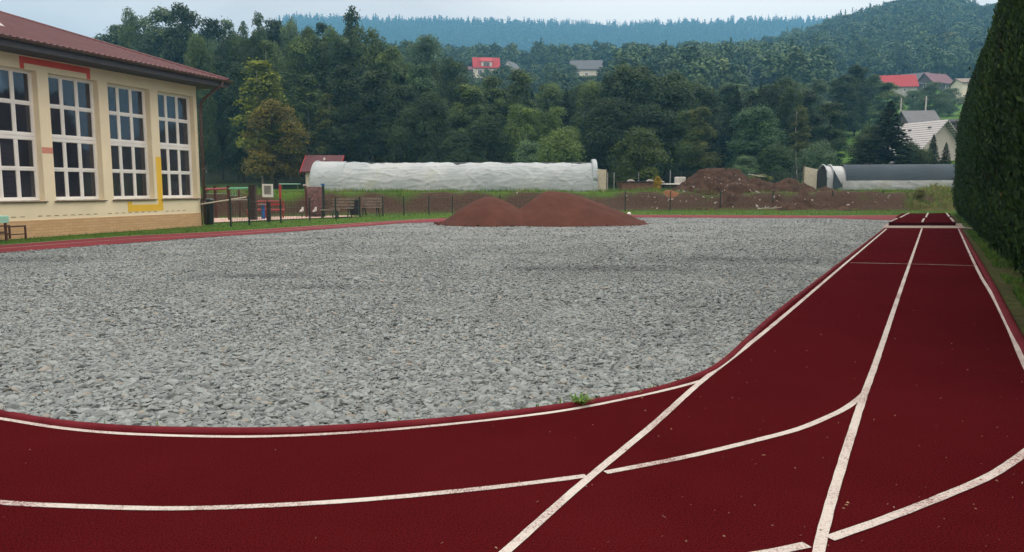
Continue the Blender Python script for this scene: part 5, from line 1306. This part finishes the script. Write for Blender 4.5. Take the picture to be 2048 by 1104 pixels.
def sel1(px_, Y, X, g):
    ok = np.ones(len(X), bool)
    ok &= ~((px_ > 1640) & (px_ < 2100) & (Y < 268))
    for (cx, hw_, y0) in ((975, 95, 262), (1172, 52, 240), (1820, 110, 300)):
        ok &= ~((np.abs(px_-cx) < hw_) & (Y > y0) & (Y < (318 if cx < 1500 else 275)))
    ok &= ~((px_ > 930) & (px_ < 1225) & (Y > 190) & (Y < 300) & (g.uniform(size=len(X)) < .5))
    ok &= ~((px_ < 330) & (Y < 200))
    return ok
X, Y, px_, g = wood_points(4300, 185, 720, sel1, 150, 2250, 5)
n = len(X); pick = g.choice(5, n, p=[.32,.31,.31,.03,.03]); pick = np.where((Y > 560) & (px_ > 1650), g.choice(5, n, p=[.22,.22,.22,.17,.17]), pick)
keep = np.clip(210/Y, .16, .85)
h_ = g.uniform(.75, 1.25, n); 
near_h = ((px_ > 900) & (px_ < 1240) & (Y < 320)); h_ = np.where(near_h, h_*.6, h_)
far_merge('hillside_wood', 'mixed green wood covering the nearer hillside behind the houses', X, Y, px_, g, pick, g.uniform(.85,1.3,n)*np.where(pick > 2, 1.0, 1.0)*np.where(near_h, .75, 1), h_*1.05, np.clip(g.beta(2,2.4,n),0,1))
X, Y, px_, g = wood_points(7600, 1080, 1640, lambda p, Y, X, g: (p > 560), 560, 1760, 9)
n = len(X); keep = np.full(n, .085); pick = g.choice([3,4,0], n, p=[.47,.47,.06])
ridge = np.abs(Y-1500) < 60
far_merge('ridge_forest', 'blue spruce forest along the far ridge with a jagged skyline', X, Y, px_, g, pick, g.uniform(1.5,2.3,n), g.uniform(1.05,1.75,n), g.uniform(0,.5,n))

# ------------------------------------------------------------------ hedge of thujas along the track
def thuja(seed, H=8.4, R=1.2, n=40000):
    g = np.random.default_rng(seed); z = H*g.uniform(0,1,n)**.85; f = np.clip(1-(z/H), 0, 1)
    prof = R*np.minimum(1, .72+.35*z)*np.clip((f*2.2), 0, 1)**.6*(1-.10*(1-f)); th = g.uniform(0,2*math.pi,n)
    bumpy = 1 + .13*np.array([noise.noise(Vector((math.cos(a)*1.8, math.sin(a)*1.8, q*1.3+seed))) + .6*noise.noise(Vector((math.cos(a)*5, math.sin(a)*5, q*4+seed))) for a, q in zip(th, z)])
    r = prof*bumpy*(g.uniform(.74,1.03,n) + .09*np.clip(g.normal(size=n)-1.2,0,2)); C = np.stack([r*np.cos(th), r*np.sin(th), z+.05],1)
    # upright fans of scale leaves
    out = np.stack([np.cos(th),np.sin(th),np.full(n,.25)],1); up = np.stack([.35*np.cos(th),.35*np.sin(th),np.ones(n)],1) + .28*g.normal(size=(n,3)); up /= np.linalg.norm(up,axis=1)[:,None]
    sd = np.cross(up, g.normal(size=(n,3))); sd /= np.linalg.norm(sd,axis=1)[:,None]
    s = (.045*g.uniform(.6,1.5,n))[:,None]; e = .42
    V = np.stack([C-up*s, C-sd*s*e+up*s*.1, C+up*s, C+sd*s*e+up*s*.1],1).reshape(-1,3)
    pt = np.array([noise.noise(Vector((math.cos(a)*1.1, math.sin(a)*1.1, q*.9+seed*3))) for a, q in zip(th, z)])
    T = np.clip(.45+.35*pt+.13*g.normal(size=n),0,1)
    return npmesh('thuja_foliage', V, np.arange(n*4).reshape(-1,4), M['thuja'], False, {'tint': ('FACE', T)})
def thuja_mat():
    m, n, b = newmat('thuja_scale_leaves'); a = N(n, 'ShaderNodeAttribute', attribute_name='tint')
    c = ramp(n, a.outputs['Fac'], [(0,(.013,.014,.004)),(.25,(.010,.027,.005)),(.55,(.019,.048,.008)),(.8,(.044,.088,.012)),(1,(.09,.06,.015))])
    n.links.new(c, b.inputs['Base Color']); b.inputs['Roughness'].default_value = .65; b.inputs['Specular IOR Level'].default_value = .15; return m
M['thuja'] = thuja_mat(); M['thuja_core'] = plain('thuja_light_block', (.014,.013,.007), .95, .4, 8, spec=.05)
TM = [thuja(s) for s in (1,2,3)]
hg = empty('thuja_hedge', 'tall dense dark green conifer hedge along the right side of the track', 'hedge', (9.5, 15, 0))
def core():  # opaque dark core added inside each shrub to block light
    m_ = MB(); m_.tube([(0,0,-.1),(0,0,.5),(0,0,4.0),(0,0,6.6),(0,0,7.9)], [.10,.7,.88,.62,.05], 9); me = bpy.data.meshes.new('light_block_core'); me.from_pydata(m_.v,[],m_.f); me.materials.append(M['thuja_core']); return me
CM = core(); Yk = 5.2
hk = 0
while Yk < 46:
    xk = .545*Yk + 2.5 + rng.uniform(-.1,.1); s = rng.uniform(.86,1.12)
    o = ob('thuja_shrub', TM[hk % 3], hg, (xk-9.5, Yk-15, -.03)); o.rotation_euler = (0,0,rng.uniform(0,6.28)); o.scale = (1, 1, s)
    c = ob('light_block_core', CM, o); Yk += 1.0; hk += 1

# ------------------------------------------------------------------ grass, weeds and litter
def blades(name, label, X, Y, Z, h, w, mat, hue, kind_='stuff', lean=.35):
    n = len(X); g = rng; a = g.uniform(0,6.28,n); L = g.normal(size=(n,2))*lean
    dx, dy = np.cos(a)*w/2, np.sin(a)*w/2
    B = np.stack([X,Y,Z],1); top = B + np.stack([L[:,0]*h, L[:,1]*h, h],1); mid = B + np.stack([L[:,0]*h*.35, L[:,1]*h*.35, h*.6],1)
    o1 = np.stack([dx,dy,np.zeros(n)],1)
    V = np.stack([B-o1, B+o1, mid+o1*.7, mid-o1*.7, mid-o1*.7, mid+o1*.7, top+o1*.1, top-o1*.1],1).reshape(-1,3)
    F = np.arange(n*8).reshape(-1,4)
    me = npmesh(name, V, F, mat, False, {'hue': ('FACE', np.repeat(hue, 2))}); return ob(name, me)
def grass_mat():
    m, n, b = newmat('grass_blades'); a = N(n, 'ShaderNodeAttribute', attribute_name='hue')
    n.links.new(ramp(n, a.outputs['Fac'], [(0,(.030,.080,.010)),(.5,(.065,.150,.018)),(.8,(.13,.19,.030)),(1,(.26,.22,.09))]), b.inputs['Base Color'])
    b.inputs['Roughness'].default_value = .7; b.inputs['Specular IOR Level'].default_value = .2; return m
M['grass'] = grass_mat()
def clump_hue(X, Y, sc=.8, bias=.45):
    return np.clip(bias + .35*np.array([noise.noise(Vector((x*sc,y*sc,9))) for x, y in zip(X,Y)]) + .14*rng.normal(size=len(X)), 0, 1)
# lawn strip between the hall and the bend, and along the far bend
n = 60000; Y = rng.uniform(13, 53, n); X = rng.uniform(-24, 31, n)
fo = [(p.x,p.y) for p in far_out]; yo = np.interp(X, [p[0] for p in fo], [p[1] for p in fo])
k = (Y > yo + .03) & (Y < foot_y(X) + .35); bl = [(C0.x, C0.y), (A0.x, A0.y)]
xb = np.interp(Y, [A0.y-12, A0.y, C0.y], [A0.x - 12*(C0.x-A0.x)/(C0.y-A0.y), A0.x, C0.x]); k &= ~((Y < C0.y) & (X < xb + .05))
k &= (X > yo*0 - 30)
X, Y = X[k], Y[k]; h = rng.uniform(.03,.09,len(X))*(1 + .8*(Y > foot_y(X) - 1.2))
g1_ = blades('lawn_grass', '', X, Y, hz(X, Y), h, .02+.0*h, M['grass'], clump_hue(X, Y, .7, .5)); tag(g1_, 'short green grass beside the hall and along the far bend', 'grass', kind='stuff')
# taller weeds on the terrace edge
n = 30000; X = rng.uniform(-28, 31, n); Y = foot_y(X) + rng.uniform(1.9, 14, n); cl_ = np.array([noise.noise(Vector((x*.35,y*.35,2))) for x, y in zip(X,Y)]); k = cl_ > -.12
X, Y = X[k], Y[k]; h = rng.uniform(.08,.32,len(X))*(.6+1.4*np.clip(cl_[k],0,1))
tag(blades('terrace_weeds', '', X, Y, hz(X,Y)-.02, h, .03, M['grass'], clump_hue(X,Y,.4,.66)), 'rough yellow-green grass and weeds on the terrace edge', 'weeds', kind='stuff')
# dry tufts growing on the ochre mound
bpy.context.view_layer.update(); dg = bpy.context.evaluated_depsgraph_get(); P_ = []
inv = Vector(gm.location)
for _ in range(5200):
    x, y = rng.uniform(25.5, 34), rng.uniform(51, 57.5); okk, loc_, nr_, fi_ = gm.ray_cast(Vector((x, y, 9)) - inv, Vector((0,0,-1)))
    if okk and loc_.z > .15: P_.append(tuple(loc_ + inv))
P_ = np.array(P_); tf = blades('tufts', '', P_[:,0]-inv.x, P_[:,1]-inv.y, P_[:,2]-.02, rng.uniform(.10,.34,len(P_)), .03, M['grass'], np.clip(rng.normal(.70,.18,len(P_)),0,1), lean=.6); tf.parent = gm
# strip under the hedge
n = 30000; Y = rng.uniform(5.5, 42, n); off = np.abs(rng.normal(0,.45,n)); X = .545*Y + 1.22 + off*.8; cl_ = np.array([noise.noise(Vector((x*1.1,y*1.1,6))) for x, y in zip(X,Y)]); k = cl_ > -.05
X, Y = X[k], Y[k]; h = rng.uniform(.03,.16,len(X))*(.5+1.8*np.clip(cl_[k],0,1))
tag(blades('hedge_weeds', '', X, Y, np.full(len(X), -.03), h, .009, M['grass'], clump_hue(X,Y,1.2,.42), lean=.6), 'patchy weeds and grass in the soil between track and hedge', 'weeds', kind='stuff')
# weed tuft on the kerb and moss along it
def tuft(loc, n, h0, lab):
    a = rng.uniform(0,6.28,n); r = rng.uniform(0,.05,n); m_ = MB()
    for i in range(n):
        d = Vector((math.cos(a[i]), math.sin(a[i]), 0)); b = d*r[i]; L = h0*rng.uniform(.5,1.1); sd = Vector((-d.y,d.x,0))*.007
        p1 = b + d*L*.45 + Vector((0,0,L*.55)); p2 = b + d*L*rng.uniform(.8,1.2) + Vector((0,0,L*rng.uniform(.35,.8)))
        m_.add([b-sd*.4, b+sd*.4, p1+sd, p1-sd, p2], [(0,1,2,3),(3,2,4)])
    me = bpy.data.meshes.new('weed_tuft'); me.from_pydata(m_.v,[],m_.f); me.attributes.new('hue','FLOAT','FACE').data.foreach_set('value', np.clip(rng.normal(.45,.15,len(m_.f)),0,1).astype(np.float32)); me.materials.append(M['grass'])
    o = ob('weed_tuft', me, loc=loc); tag(o, lab, 'weed'); return o
q = gp(1160, 811); tuft((q.x,q.y,.01), 42, .08, 'bright green weed tuft growing on the kerb beside the curved white line')
n = 700; i_ = rng.integers(int(len(edge)*.0), len(edge), n); X = np.array([edge[i].x for i in i_]); Y = np.array([edge[i].y for i in i_])
pxx = 1024+FPX*X/np.maximum(Y,.1); k = ((pxx > 950) & (pxx < 1400)) | (rng.uniform(size=n) < .06); X, Y = X[k]+rng.normal(0,.02,k.sum()), Y[k]+rng.normal(0,.02,k.sum())
tag(blades('kerb_moss', '', X, Y, np.full(len(X), .01), rng.uniform(.015,.04,len(X)), .012, M['grass'], clump_hue(X,Y,3,.55), lean=.7), 'small mossy weeds along the inner kerb', 'moss', kind='stuff')
# dry straw and leaf crumbs on the track
n = 520; px_ = rng.uniform(0, 2100, n); py_ = rng.uniform(560, 1120, n); w_ = rng.uniform(size=n) < np.clip((px_-700)/1200, .12, 1); px_, py_ = px_[w_], py_[w_]
V = []; F = []
for a, b in zip(px_, py_):
    p = gp(a, b)
    if inside(np.array([p.x]), np.array([p.y]), fpoly)[0] or p.x > .545*p.y + 1.0: continue
    L = rng.gamma(2,.0025)+.002; w = rng.uniform(.0008,.0028); t = rng.uniform(0,3.14); d = Vector((math.cos(t),math.sin(t),0)); s = Vector((-d.y,d.x,0)); k = len(V); cz = rng.uniform(.004,.011)
    V += [p-d*L+Vector((0,0,.007)), p-s*w+Vector((0,0,cz+.004)), p+d*L+Vector((0,0,.008)), p+s*w+Vector((0,0,.007))]; F.append((k,k+1,k+2,k+3))
me = npmesh('track_litter', np.array([tuple(v) for v in V]), np.array(F), plain('dry_straw', (.26,.17,.11), .9, .5, 60)); tag(ob('track_litter', me), 'tiny bits of straw and dry leaf scattered on the red track', 'litter', kind='stuff')

# ------------------------------------------------------------------ haze
m = bpy.data.materials.new('haze_air'); m.use_nodes = True; n = m.node_tree; n.nodes.remove(n.nodes['Principled BSDF'])
pv = N(n, 'ShaderNodeVolumePrincipled'); pv.inputs['Color'].default_value = (.22, .62, 1.0, 1); pv.inputs['Density'].default_value = .0006; pv.inputs['Anisotropy'].default_value = .1
n.links.new(pv.outputs[0], n.nodes['Material Output'].inputs['Volume'])
m_ = MB(); m_.box(-3200, -60, -1.1, 3200, 2950, 345); hz_o = m_.build('haze', m); tag(hz_o, kind='stuff'); hz_o['label'] = 'thin blue haze in the air over the whole valley'
